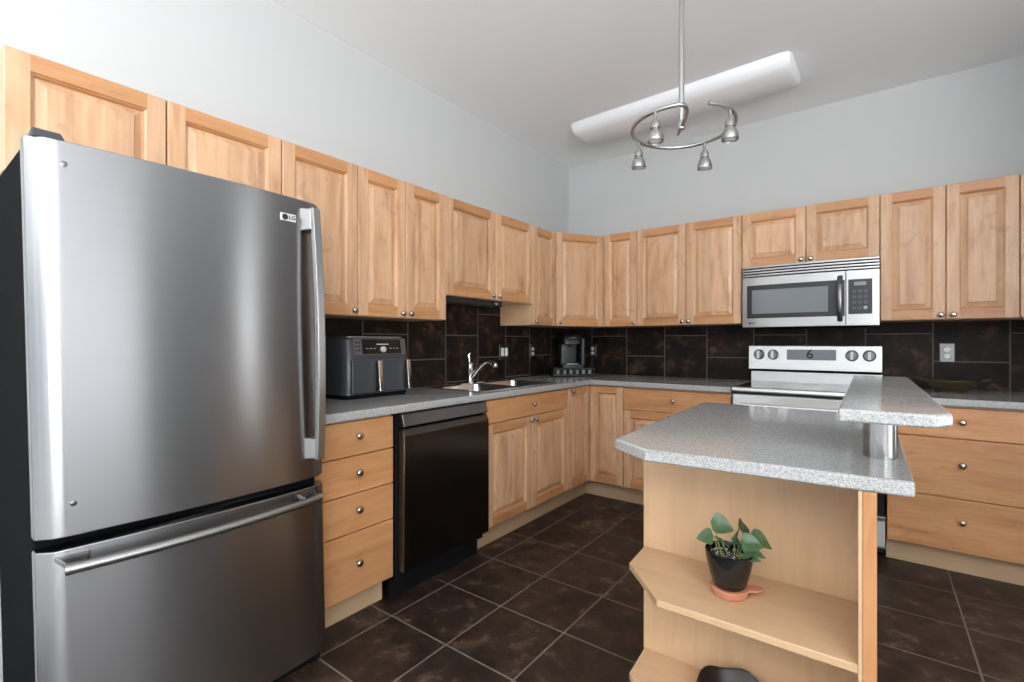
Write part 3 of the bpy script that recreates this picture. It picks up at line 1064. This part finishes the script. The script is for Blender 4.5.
text_mesh('lettering', 'LG', 0.017, M['text_dark'], dr, (0.071, bow(0.07) - 0.0008, 0.030), (R(90), 0, 0))
cpn = bowed('control_panel', 0.599, MW, 0.002, 0.340, 0.0, 0.03, M['steel_bright'], t)
bowed('keypad', 0.610, 0.730, 0.072, 0.284, -0.0025, 0.0005, M['panel_dark'], cpn, 0.0006)
bowed('clock_display', 0.640, 0.700, 0.246, 0.268, -0.0032, -0.002, M['screen_grey'], cpn, 0)
for r_ in range(4):
    for c_ in range(3):
        bowed('key', 0.630 + c_ * 0.029, 0.650 + c_ * 0.029, 0.100 + r_ * 0.034, 0.118 + r_ * 0.034, -0.0034, -0.002, M['charcoal'], cpn, 0, 1)
mb = MB(); mb.lathe([(0.011, 0), (0.011, 0.003), (0.009, 0.005)], axis='y', n=18, c=(0.696, bow(0.696) - 0.0024, 0.110))
mb.build('dial', M['text_grey'], cpn, smooth=50)
mb = MB(); mb.box(0.06, MW - 0.06, -0.34, -0.08, -0.004, 0.004)
mb.build('bottom_vent', M['black_matte'], t)

# ------------------------------------------------------------------ island
t = thing('kitchen_island', 'maple kitchen island with open end shelves under the grey counter', 'island', (1.735, -2.330, 0.0))
# local: x 0..0.65 to the right, y 0 = face of the shelf back, +y into the cabinet
LI = 0.72
mb = MB(); mb.box(0.016, 0.618, 0.012, LI, 0.10, 0.880)
mb.build('carcass', M['birch_board'], t)
mb = MB(); mb.box(0.0, 0.617, 0.0, 0.0115, 0.0, 0.880)
mb.build('shelf_back', M['birch_board'], t)
mb = MB(); mb.box(0.619, 0.6265, -0.302, LI, 0.0, 0.880)
mb.build('inner_side_panel', M['birch_board'], t)
mb = MB(); mb.box(0.627, 0.652, -0.304, LI, 0.0, 0.880)
mb.build('side_panel', M['maple_edge'], t, bevel=0.001)
mb = MB(); mb.box(0.03, 0.6185, -0.040, -0.0005, 0.880 - 0.03, 0.880)
mb.build('top_rail', M['birch_shelf'], t)
def shelf(z):
    mb = MB(); mb.prism([(0.004, -0.0005), (0.014, -0.150), (0.165, -0.306), (0.6185, -0.303), (0.6185, -0.0005)], z - 0.020, z)
    return mb.build('shelf', M['birch_shelf'], t, bevel=0.0025)
shelf(0.500); shelf(0.150)
mb = MB(); mb.box(0.04, 0.6185, -0.16, -0.14, 0.0, 0.129)
mb.build('toe_kick', M['kick_board'], t)
mb = MB(); mb.box(0.05, 0.07, 0.013, LI, 0.0, 0.0995)
mb.build('toe_kick', M['kick_board'], t)
def side_front(name, y0, y1, z0, z1, is_door):
    g = 0.0016
    w, h = y1 - y0 - 2 * g, z1 - z0 - 2 * g
    if is_door:
        m = door_mesh(w, h, fw=0.052)
    else:
        m = MB(); m.box(0, w, -0.02, 0, 0, h)
    # faces -x: local x runs towards -y
    o = m.build(name, [M['maple'], M['maple_rail']] if is_door else M['maple_rail'], t, loc=(0.0155, y1 - g, z0 + g), rz=R(-90), smooth=0, bevel=0 if is_door else 0.003)
    knob(o, w / 2 if not is_door else 0.03, h / 2 if not is_door else h - 0.03, -0.02)
for (y0, y1) in ((0.014, 0.365), (0.365, 0.716)):
    side_front('drawer', y0, y1, 0.655, 0.868, False)
    side_front('door', y0, y1, 0.110, 0.655, True)

worktop('island_worktop', [(1.712, -1.545), (1.750, -2.587), (1.882, -2.672), (2.451, -2.632), (2.440, -1.545)], 0.8805, ZW,
        'grey speckled island counter with a clipped front corner', 'worktop', bevel=0.007)
t = thing('bar_counter', 'narrow raised grey bar top on chrome posts above the island counter', 'bar counter', (2.394, -2.400, ZW))
mb = MB(); mb.prism([(2.322 - 2.394, -2.745 + 2.4), (2.474 - 2.394, -2.740 + 2.4), (2.502 - 2.394, -2.695 + 2.4), (2.488 - 2.394, -1.55 + 2.4), (2.312 - 2.394, -1.55 + 2.4)], 1.042 - ZW, 1.068 - ZW)
mb.build('bar_top', M['laminate'], t, bevel=0.006, seg=3)
for y in (0.0, 0.70):
    mb = MB(); mb.lathe([(0.036, 0.0005), (0.036, 0.1275)], c=(0, y, 0), n=32)
    mb.build('post', M['post_steel'], t, smooth=40)

# ------------------------------------------------------------------ air fryer
t = thing('air_fryer', 'charcoal two-basket air fryer on the worktop beside the refrigerator', 'air fryer', (0.02, -2.535, ZW + 0.0002), R(90))
AW, AD, AH = 0.405, 0.25, 0.318
def rrect(x0, x1, y0, y1, rad, n=5):
    pts = []
    for (cx, cy, a0) in [(x1 - rad, y1 - rad, 0), (x0 + rad, y1 - rad, 90), (x0 + rad, y0 + rad, 180), (x1 - rad, y0 + rad, 270)]:
        for k in range(n + 1):
            a = R(a0 + 90 * k / n)
            pts.append((cx + rad * math.cos(a), cy + rad * math.sin(a)))
    return pts
def rr_stack(levels, rad, n=5):
    mb = MB()
    mb.grid_faces([[(x, y, z) for x, y in rrect(x0, x1, y0, y1, rad, n)] for (x0, x1, y0, y1, z) in levels], True, 0, True, True)
    return mb
rr_stack([(0.012, AW - 0.012, -AD + 0.012, -0.01, 0.0), (0.004, AW - 0.004, -AD + 0.006, -0.004, 0.022)], 0.035).build('base', M['black_matte'], t, smooth=40)
rr_stack([(0.0, AW, -AD, 0, 0.022), (0.0, AW, -AD - 0.004, 0, 0.16), (0.003, AW - 0.003, -AD + 0.002, 0, 0.212),
          (0.008, AW - 0.008, -AD + 0.016, -0.002, 0.30), (0.016, AW - 0.016, -AD + 0.028, -0.01, AH - 0.006)], 0.045).build('body', M['charcoal'], t, smooth=40)
rr_stack([(0.016, AW - 0.016, -AD + 0.026, -0.008, AH - 0.006), (0.018, AW - 0.018, -AD + 0.028, -0.010, AH)], 0.045).build('top_band', M['steel_bright'], t, smooth=40)
def af_y(z): return -AD + 0.002 + (z - 0.212) * 0.16
mb = MB(); mb.extrude_x([(af_y(0.222) + 0.012, 0.222), (af_y(0.222) - 0.004, 0.222), (af_y(0.308) - 0.004, 0.308), (af_y(0.308) + 0.012, 0.308)], 0.055, AW - 0.030)
pn = mb.build('control_panel', M['grey_steel'], t, bevel=0.002)
mb = MB(); mb.extrude_x([(af_y(0.228), 0.228), (af_y(0.228) - 0.0055, 0.228), (af_y(0.303) - 0.0055, 0.303), (af_y(0.303), 0.303)], 0.098, AW - 0.065)
sc_ = mb.build('display', M['black_gloss'], pn, bevel=0.001)
mb = MB(); mb.lathe([(0.016, 0), (0.016, 0.010), (0.013, 0.013)], axis='y', n=20, c=(0.222, af_y(0.250) - 0.005, 0.250))
mb.build('dial', M['badge_silver'], sc_, smooth=40)
mb = MB(); mb.box(0.185, 0.260, af_y(0.277) - 0.0063, af_y(0.277) - 0.004, 0.274, 0.280)
mb.build('indicator', M['text_grey'], sc_)
for k in range(6):
    x = (0.128, 0.150, 0.172, 0.272, 0.294, 0.316)[k]
    mb = MB(); mb.box(x - 0.006, x + 0.006, af_y(0.256) - 0.0063, af_y(0.256) - 0.004, 0.254, 0.257)
    mb.build('key', M['text_grey'], sc_)
for r_ in range(3):
    for c_ in range(2):
        x = 0.060 + c_ * 0.018
        mb = MB(); mb.box(x, x + 0.010, af_y(0.25 + r_ * 0.02) - 0.006, af_y(0.25 + r_ * 0.02) - 0.001, 0.242 + r_ * 0.02, 0.249 + r_ * 0.02)
        mb.build('side_key', M['black'], pn)
for (x0, x1, hx) in ((0.030, 0.198, 0.178), (0.207, 0.385, 0.362)):
    mb = MB(); mb.prism(rrect(x0, x1, -AD - 0.012, -AD + 0.02, 0.010), 0.030, 0.196)
    bk = mb.build('basket', M['charcoal'], t, bevel=0.003, smooth=40)
    mb = MB()
    mb.grid_faces([[(hx - 0.010, -AD - 0.010, 0.036), (hx + 0.010, -AD - 0.010, 0.036), (hx + 0.010, -AD - 0.046, 0.040), (hx - 0.010, -AD - 0.046, 0.040)],
                   [(hx - 0.010, -AD - 0.010, 0.190), (hx + 0.010, -AD - 0.010, 0.190), (hx + 0.010, -AD - 0.030, 0.190), (hx - 0.010, -AD - 0.030, 0.190)]], True, 0, True, True)
    mb.build('basket_handle', M['black'], bk, bevel=0.003)
    mb = MB()
    mb.grid_faces([[(hx - 0.011, -AD - 0.044, 0.036), (hx + 0.011, -AD - 0.044, 0.036), (hx + 0.011, -AD - 0.053, 0.038), (hx - 0.011, -AD - 0.053, 0.038)],
                   [(hx - 0.011, -AD - 0.028, 0.193), (hx + 0.011, -AD - 0.028, 0.193), (hx + 0.011, -AD - 0.037, 0.193), (hx - 0.011, -AD - 0.037, 0.193)]], True, 0, True, True)
    mb.build('handle_strip', M['chrome'], bk, bevel=0.002)

# ------------------------------------------------------------------ coffee maker on a pod drawer, in the corner
CA = R(45)
ccx, ccy = 0.242, -0.365
t = thing('pod_drawer', 'black coffee pod drawer under the coffee maker in the corner', 'pod drawer', (ccx, ccy, ZW + 0.0002), CA)
mb = MB(); mb.box(-0.175, 0.175, -0.140, 0.140, 0.006, 0.012)
mb.box(-0.175, 0.175, -0.140, 0.140, 0.062, 0.070)
mb.box(-0.175, -0.169, -0.140, 0.140, 0.012, 0.062); mb.box(0.169, 0.175, -0.140, 0.140, 0.012, 0.062)
mb.build('case', M['black'], t, bevel=0.002)
mb = MB()
mb.box(-0.167, 0.167, -0.152, 0.130, 0.0125, 0.017); mb.box(-0.167, 0.167, -0.155, -0.149, 0.0125, 0.022)
mb.build('tray', M['black_satin'], t)
for x in (-0.16, 0.16):
    for y in (-0.12, 0.12):
        mb = MB(); mb.lathe([(0.01, 0), (0.01, 0.0065)], c=(x, y, 0), n=10)
        mb.build('foot', M['black_matte'], t)
ca, sa = math.cos(CA), math.sin(CA)
pod = MB(); pod.lathe([(0.018, 0), (0.0225, 0.034), (0.0245, 0.035), (0.0245, 0.038), (0.022, 0.039)], n=20)
places = ['first from the left', 'second from the left', 'third from the left', 'third from the right', 'second from the right', 'first from the right']
p0 = None
for k in range(6):
    lx, ly = -0.135 + 0.054 * k, -0.122
    loc = (ccx + lx * ca - ly * sa, ccy + lx * sa + ly * ca, ZW + 0.0002 + 0.0171)
    if p0 is None:
        p0 = pod.build('coffee_pod', M['pod_foil'], None, loc=loc, smooth=40)
        p = p0
    else:
        p = p0.copy(); col.objects.link(p); p.location = loc
    tag(p, 'silver coffee pod in the drawer under the coffee maker, ' + places[k], 'coffee pod', 'coffee pods in the drawer')
t = thing('coffee_maker', 'tall black single-serve coffee maker in the far corner', 'coffee maker', (ccx, ccy, ZW + 0.0705), CA)
mb = MB(); mb.prism(rrect(-0.105, 0.105, -0.125, 0.115, 0.03), 0.0, 0.03)
mb.build('base', M['black'], t, bevel=0.004, smooth=40)
mb = MB(); mb.prism(rrect(-0.100, 0.075, 0.000, 0.115, 0.03), 0.0305, 0.20)
mb.build('back', M['black_satin'], t, bevel=0.003, smooth=40)
rr_stack([(-0.098, 0.078, -0.120, 0.115, 0.2005), (-0.098, 0.078, -0.122, 0.115, 0.262), (-0.085, 0.068, -0.105, 0.105, 0.285)], 0.035).build('head', M['black_satin'], t, smooth=45)
mb = MB(); mb.tube([(-0.055, -0.122, 0.235), (-0.05, -0.140, 0.250), (0.0, -0.148, 0.256), (0.035, -0.140, 0.250), (0.04, -0.120, 0.235)], 0.006, 10)
mb.build('lid_handle', M['grey_steel'], t, smooth=60)
mb = MB(); mb.prism(rrect(0.080, 0.118, -0.06, 0.115, 0.016), 0.0305, 0.25)
mb.build('water_tank', M['panel_dark'], t, bevel=0.002, smooth=40)
mb = MB(); mb.lathe([(0.013, 0.0), (0.018, 0.022)], c=(-0.01, -0.065, 0.178), n=16)
mb.build('spout', M['black'], t)
mb = MB(); mb.prism(rrect(-0.07, 0.055, -0.118, -0.012, 0.02), 0.0305, 0.038)
mb.build('drip_tray', M['grey_steel'], t, bevel=0.001)

# ------------------------------------------------------------------ wall outlets
def outlet(loc, rz, w, label, gangs):
    """faces -y locally"""
    t = thing('wall_outlet', label, 'outlet', loc, rz, 'metal-plated outlets on the tile')
    h = 0.115
    mb = MB(); mb.box(-w / 2, w / 2, -0.0065, -0.0002, -h / 2, h / 2)
    mb.build('cover_plate', M['plate'], t, bevel=0.0025)
    for g_, kind in gangs:
        if kind == 'duplex':
            for z in (-0.020, 0.020):
                mb = MB(); mb.prism([(0.016 * math.cos(R(a)), 0.0145 * math.sin(R(a))) for a in range(0, 360, 20)], 0, 0.0025)
                mb.transform(lambda x, y, zz: (x + g_, -0.0062 - zz, y + z))
                s_ = mb.build('socket', M['white_plastic'], t)
                mb = MB()
                for x in (-0.006, 0.006):
                    mb.box(g_ + x - 0.001, g_ + x + 0.001, -0.0092, -0.0086, z - 0.004, z + 0.005)
                mb.build('slot', M['black'], s_)
        else:
            mb = MB(); mb.box(g_ - 0.0165, g_ + 0.0165, -0.010, -0.006, -0.033, 0.033)
            mb.build('rocker', M['white_plastic'], t, bevel=0.002)
    return t
outlet((0.008, -0.992, 1.125), R(90), 0.115, 'double metal outlet plate with white switches nearest the faucet', [(-0.023, 'rocker'), (0.023, 'rocker')])
outlet((0.008, -0.610, 1.125), R(90), 0.072, 'single metal outlet plate on the left wall just left of the coffee maker', [(0, 'duplex')])
outlet((0.268, -0.008, 1.122), 0, 0.072, 'single metal outlet plate on the back wall just right of the coffee maker', [(0, 'duplex')])
outlet((2.747, -0.008, 1.137), 0, 0.072, 'single metal outlet plate above the dark dish right of the range', [(0, 'duplex')])

# ------------------------------------------------------------------ dark dish on the right worktop
t = thing('serving_dish', 'shallow dark bronze serving dish with two loop handles on the right worktop', 'dish', (2.745, -0.25, ZW + 0.0003))
def oval(rx, ry, z, n=36, sag=0.0):
    return [(rx * math.cos(2 * math.pi * k / n), ry * math.sin(2 * math.pi * k / n), z + sag * abs(math.cos(2 * math.pi * k / n))) for k in range(n)]
mb = MB()
mb.grid_faces([oval(0.062, 0.055, 0.0), oval(0.066, 0.058, 0.014), oval(0.100, 0.085, 0.034), oval(0.126, 0.108, 0.058, sag=0.006), oval(0.131, 0.112, 0.064, sag=0.007), oval(0.131, 0.112, 0.068, sag=0.007),
               oval(0.124, 0.106, 0.068, sag=0.007), oval(0.098, 0.080, 0.042), oval(0.055, 0.045, 0.028)], True, 0, True, True)
mb.build('bowl', M['dark_bronze'], t, smooth=50)
for s in (-1, 1):
    mb = MB(); mb.tube([(s * (0.126 + 0.038 * math.sin(math.pi * k / 12)), -0.026 * math.cos(math.pi * k / 12), 0.071 + 0.008 * math.sin(math.pi * k / 12)) for k in range(13)], 0.005, 8)
    mb.build('handle', M['dark_bronze'], t, smooth=60)

# ------------------------------------------------------------------ potted plant on its saucer
px, py, pz = 2.053, -2.487, 0.500
t = thing('plant_saucer', 'round terracotta saucer with a short tongue under the black plant pot', 'saucer', (px, py, pz + 0.0002))
mb = MB(); mb.lathe([(0.041, 0), (0.047, 0.003), (0.0515, 0.022), (0.0505, 0.0238), (0.03, 0.0235)], n=32)
mb.build('dish', M['terracotta'], t, smooth=40)
mb = MB()
mb.grid_faces([[(0.040, -0.014, 0.014), (0.040, 0.018, 0.014), (0.040, 0.018, 0.022), (0.040, -0.014, 0.022)],
               [(0.068, -0.018, 0.014), (0.070, 0.020, 0.014), (0.070, 0.020, 0.0215), (0.068, -0.018, 0.0215)],
               [(0.086, -0.007, 0.016), (0.088, 0.009, 0.016), (0.088, 0.009, 0.022), (0.086, -0.007, 0.022)]], True, 0, True, True)
mb.build('tongue', M['terracotta'], t, rz=R(24), bevel=0.003)
t = thing('potted_plant', 'small green plant in a glossy black pot on the island shelf', 'plant', (px, py, pz + 0.0244))
mb = MB(); mb.lathe([(0.040, 0), (0.045, 0.006), (0.055, 0.044), (0.0625, 0.080), (0.064, 0.097), (0.062, 0.0985), (0.060, 0.095), (0.058, 0.075), (0.050, 0.072)], n=36)
mb.build('pot', M['black_gloss'], t, smooth=40)
mb = MB(); mb.lathe([(0.0575, 0.0), (0.0575, 0.006), (0.04, 0.009), (0.01, 0.010)], c=(0, 0, 0.072), n=28)
so = mb.build('soil', M['soil'], t, smooth=60)
rnd = random.Random(4)
mb = MB()
for k in range(70):
    a, q = rnd.uniform(0, 6.28), 0.054 * math.sqrt(rnd.random())
    s = rnd.uniform(0.0011, 0.0024)
    cx, cy, cz = q * math.cos(a), q * math.sin(a), 0.0805 + 0.001 * rnd.random()
    mb.grid_faces([[(cx - s, cy - s, cz - s), (cx + s, cy - s, cz - s), (cx + s, cy + s, cz - s), (cx - s, cy + s, cz - s)],
                   [(cx - s * .6, cy - s * .5, cz + s), (cx + s * .5, cy - s * .6, cz + s), (cx + s * .6, cy + s * .6, cz + s), (cx - s * .5, cy + s * .5, cz + s)]], True, 0, True, True)
pe = mb.build('perlite', M['perlite'], so)
pe['kind'] = 'stuff'
def leaf(base, tip_dir, size, width, droop, roll):
    """pointed oval leaf, a bent surface with a mid-rib fold and real thickness"""
    d = Vector(tip_dir).normalized()
    side = d.cross(Vector((0, 0, 1)))
    if side.length < 0.1: side = Vector((1, 0, 0))
    side.normalize()
    side = Matrix.Rotation(roll, 3, d) @ side
    nrm = side.cross(d).normalized()
    n, m = 9, 6
    top, bot = [], []
    for i in range(n + 1):
        s = i / n
        wv = width * (math.sin(math.pi * min(1, s ** 0.62)) ** 0.75) * (1 - 0.25 * s)
        c = Vector(base) + d * size * s - Vector((0, 0, 1)) * droop * s * s
        row = []
        for j in range(m + 1):
            q = 2 * j / m - 1
            p = c + side * (wv * q) + nrm * (0.22 * wv * abs(q) + 0.0015 * math.sin(9 * s + 3 * q))
            row.append(p)
        top.append(row)
    mb = MB()
    th = 0.0006
    mb.grid_faces([[tuple(p) for p in r_] for r_ in top], False)
    mb.grid_faces([[tuple(p - nrm * th) for p in r_] for r_ in top], False)
    rim = [r_[0] for r_ in top] + [r_[-1] for r_ in reversed(top)]
    mb.grid_faces([[tuple(p) for p in rim], [tuple(p - nrm * th) for p in rim]], True)
    return mb
# (stem root, leaf base, leaf direction, length, half width, droop, roll); x right in the picture is about (+0.82,+0.58)
rgt = Vector((0.812, 0.584, 0)); tow = Vector((0.584, -0.812, 0)); up = Vector((0, 0, 1))
def pt(a, b, c): return rgt * a + tow * b + up * c
leaves = [
    (pt(-0.030, 0.00, 0.09), pt(-0.050, 0.015, 0.150), pt(-1.0, 0.2, 0.18), 0.052, 0.021, 0.010, -1.0),
    (pt(-0.020, 0.00, 0.09), pt(-0.052, 0.000, 0.186), pt(1.0, 0.25, -0.20), 0.062, 0.027, 0.008, 0.95),
    (pt(0.000, 0.00, 0.09), pt(-0.046, 0.012, 0.150), pt(0.9, 0.2, -0.55), 0.046, 0.007, 0.004, 0.2),
    (pt(0.015, 0.00, 0.09), pt(0.010, 0.012, 0.128), pt(0.15, 0.25, 1.0), 0.054, 0.019, 0.000, 0.3),
    (pt(0.020, 0.00, 0.09), pt(0.046, -0.01, 0.146), pt(-0.35, 0.3, 1.0), 0.056, 0.018, 0.000, -0.3),
    (pt(0.022, 0.00, 0.09), pt(0.022, 0.020, 0.138), pt(1.0, 0.4, 0.10), 0.060, 0.024, 0.012, 0.9),
    (pt(0.026, 0.00, 0.09), pt(0.056, 0.005, 0.152), pt(1.0, 0.2, -0.35), 0.060, 0.021, 0.018, 0.9),
    (pt(0.026, 0.01, 0.09), pt(0.024, 0.025, 0.122), pt(1.0, 0.4, -0.10), 0.060, 0.018, 0.012, 0.7),
    (pt(0.020, 0.02, 0.09), pt(0.018, 0.035, 0.106), pt(1.0, 0.5, -0.08), 0.050, 0.015, 0.002, 0.5),
    (pt(0.024, 0.00, 0.09), pt(0.030, 0.000, 0.126), pt(-0.7, 0.5, 0.45), 0.046, 0.018, 0.004, -0.8),
]
for (a, b, d, sz, wd, dp, rl) in leaves:
    a, b = a - up * 0.012, b - up * 0.009
    mid = (a + b) / 2 + Vector((0, 0, 0.012))
    mb = MB(); mb.tube([a, (a * 2 + mid) / 3, mid, (mid + b * 2) / 3 + Vector((0, 0, 0.003)), b + d.normalized() * 0.003], [0.0022, 0.002, 0.0018, 0.0016, 0.0014], 7)
    st = mb.build('stem', M['stem'], t, smooth=60)
    leaf(b, d, sz, wd * 1.15, dp, rl).build('leaf', M['leaf'], st, smooth=80)

# ------------------------------------------------------------------ dark basket-like bowl on the bottom shelf
t = thing('carved_bowl', 'dark brown bowl with an uneven rim on the bottom island shelf', 'bowl', (2.062, -2.462, 0.1502))
def wavy(r_, z, amp):
    out = []
    for k in range(40):
        a = 2 * math.pi * k / 40
        w = math.sin(5 * a + 0.8) * 0.5 + math.sin(3 * a + 2.0) * 0.4
        out.append(((r_ * 1.05 + amp * 0.25 * w) * math.cos(a), r_ * 0.92 * math.sin(a), z + amp * w))
    return out
mb = MB()
mb.grid_faces([wavy(0.052, 0, 0), wavy(0.068, 0.010, 0.0), wavy(0.092, 0.038, 0.006), wavy(0.104, 0.066, 0.017), wavy(0.100, 0.069, 0.017), wavy(0.094, 0.064, 0.017), wavy(0.080, 0.036, 0.005), wavy(0.045, 0.012, 0)], True, 0, True, True)
mb.build('bowl', M['dark_wicker'], t, smooth=50)
mb = MB(); mb.lathe([(0.025, 0), (0.040, 0.012), (0.050, 0.026), (0.040, 0.040), (0.02, 0.047)], n=20)
o = mb.build('pale_parcel', M['paper'], None, loc=(2.068, -2.462, 0.1626), smooth=50)
tag(o, 'pale rounded bundle lying inside the dark bowl on the bottom shelf', 'bundle')

# ------------------------------------------------------------------ ceiling fixture
t = thing('ceiling_light', 'long white fluorescent light fixture on the ceiling', 'ceiling light', (1.255, -0.645, CEIL), R(-2))
FL, FD = 0.752, 0.188
mb = MB(); mb.box(-FL + 0.02, FL - 0.02, -FD + 0.02, FD - 0.02, -0.03, -0.0005)
mb.build('base_tray', M['white_trim'], t)
prof = [(-FD, -0.004), (-FD + 0.004, -0.030), (-FD + 0.025, -0.060), (-FD + 0.06, -0.080), (0, -0.090), (FD - 0.06, -0.080), (FD - 0.025, -0.060), (FD - 0.004, -0.030), (FD, -0.004)]
mb = MB()
rings = []
for (x, s) in [(-FL, 0.80), (-FL + 0.012, 0.93), (-FL + 0.05, 1.0), (FL - 0.05, 1.0), (FL - 0.012, 0.93), (FL, 0.80)]:
    rings.append([(x, y * s, -0.004 + (z + 0.004) * s) for y, z in prof])
mb.grid_faces(rings, True, 0, True, True)
mb.build('diffuser', M['acrylic'], t, smooth=40)

# ------------------------------------------------------------------ spiral spotlight
sx, sy, sz = 1.769, -2.024, 2.048
t = thing('spiral_spotlight', 'brushed nickel spiral spotlight hanging on a rod above the island', 'pendant light', (sx, sy, CEIL))
dz = sz - CEIL
ring = []
for k in range(49):
    a = R(-45 + (285 + 45) * k / 48 - 0)
    ring.append((0.194 * math.cos(a), 0.194 * math.sin(a), dz))
inner = [(0.063, -0.170, dz), (0.062, -0.140, dz), (0.052, -0.108, dz), (0.030, -0.062, dz), (0.000, -0.014, dz), (-0.034, 0.046, dz)]
mb = MB(); mb.tube(ring + inner, 0.0075, 10)
tr = mb.build('track', M['brushed'], t, smooth=60)
mb = MB(); mb.lathe([(0.0105, dz), (0.0105, -0.02)], c=(0.0, -0.014, 0), n=16)
mb.build('rod', M['brushed'], t, smooth=60)
mb = MB(); mb.lathe([(0.012, dz - 0.012), (0.014, dz - 0.004), (0.014, dz + 0.018), (0.0106, dz + 0.024)], c=(0.0, -0.014, 0), n=16)
mb.build('rod_clamp', M['brushed'], t, smooth=60)
mb = MB(); mb.lathe([(0.062, 0), (0.062, -0.008), (0.05, -0.022), (0.012, -0.026)], c=(0.0, -0.014, -0.0003), n=28)
mb.build('canopy', M['brushed'], t, smooth=40)
for a in (-101, 174, 81, -14):
    cx, cy = 0.194 * math.cos(R(a)), 0.194 * math.sin(R(a))
    mb = MB(); mb.lathe([(0.006, 0.004), (0.006, -0.032), (0.010, -0.036), (0.012, -0.040)], c=(cx, cy, dz), n=14)
    hd = mb.build('spot_head', M['brushed'], t, smooth=50)
    mb = MB(); mb.lathe([(0.011, -0.038), (0.017, -0.046), (0.018, -0.064), (0.015, -0.067), (0.021, -0.074), (0.028, -0.090), (0.030, -0.104), (0.0295, -0.112), (0.026, -0.113), (0.024, -0.108)], c=(cx, cy, dz), n=24)
    mb.build('lamp_cup', M['steel_bright'], hd, smooth=40)
    mb = MB(); mb.lathe([(0.0245, -0.1085), (0.020, -0.111), (0.008, -0.113)], c=(cx, cy, dz), n=20)
    mb.build('bulb', M['acrylic'], hd, smooth=50)
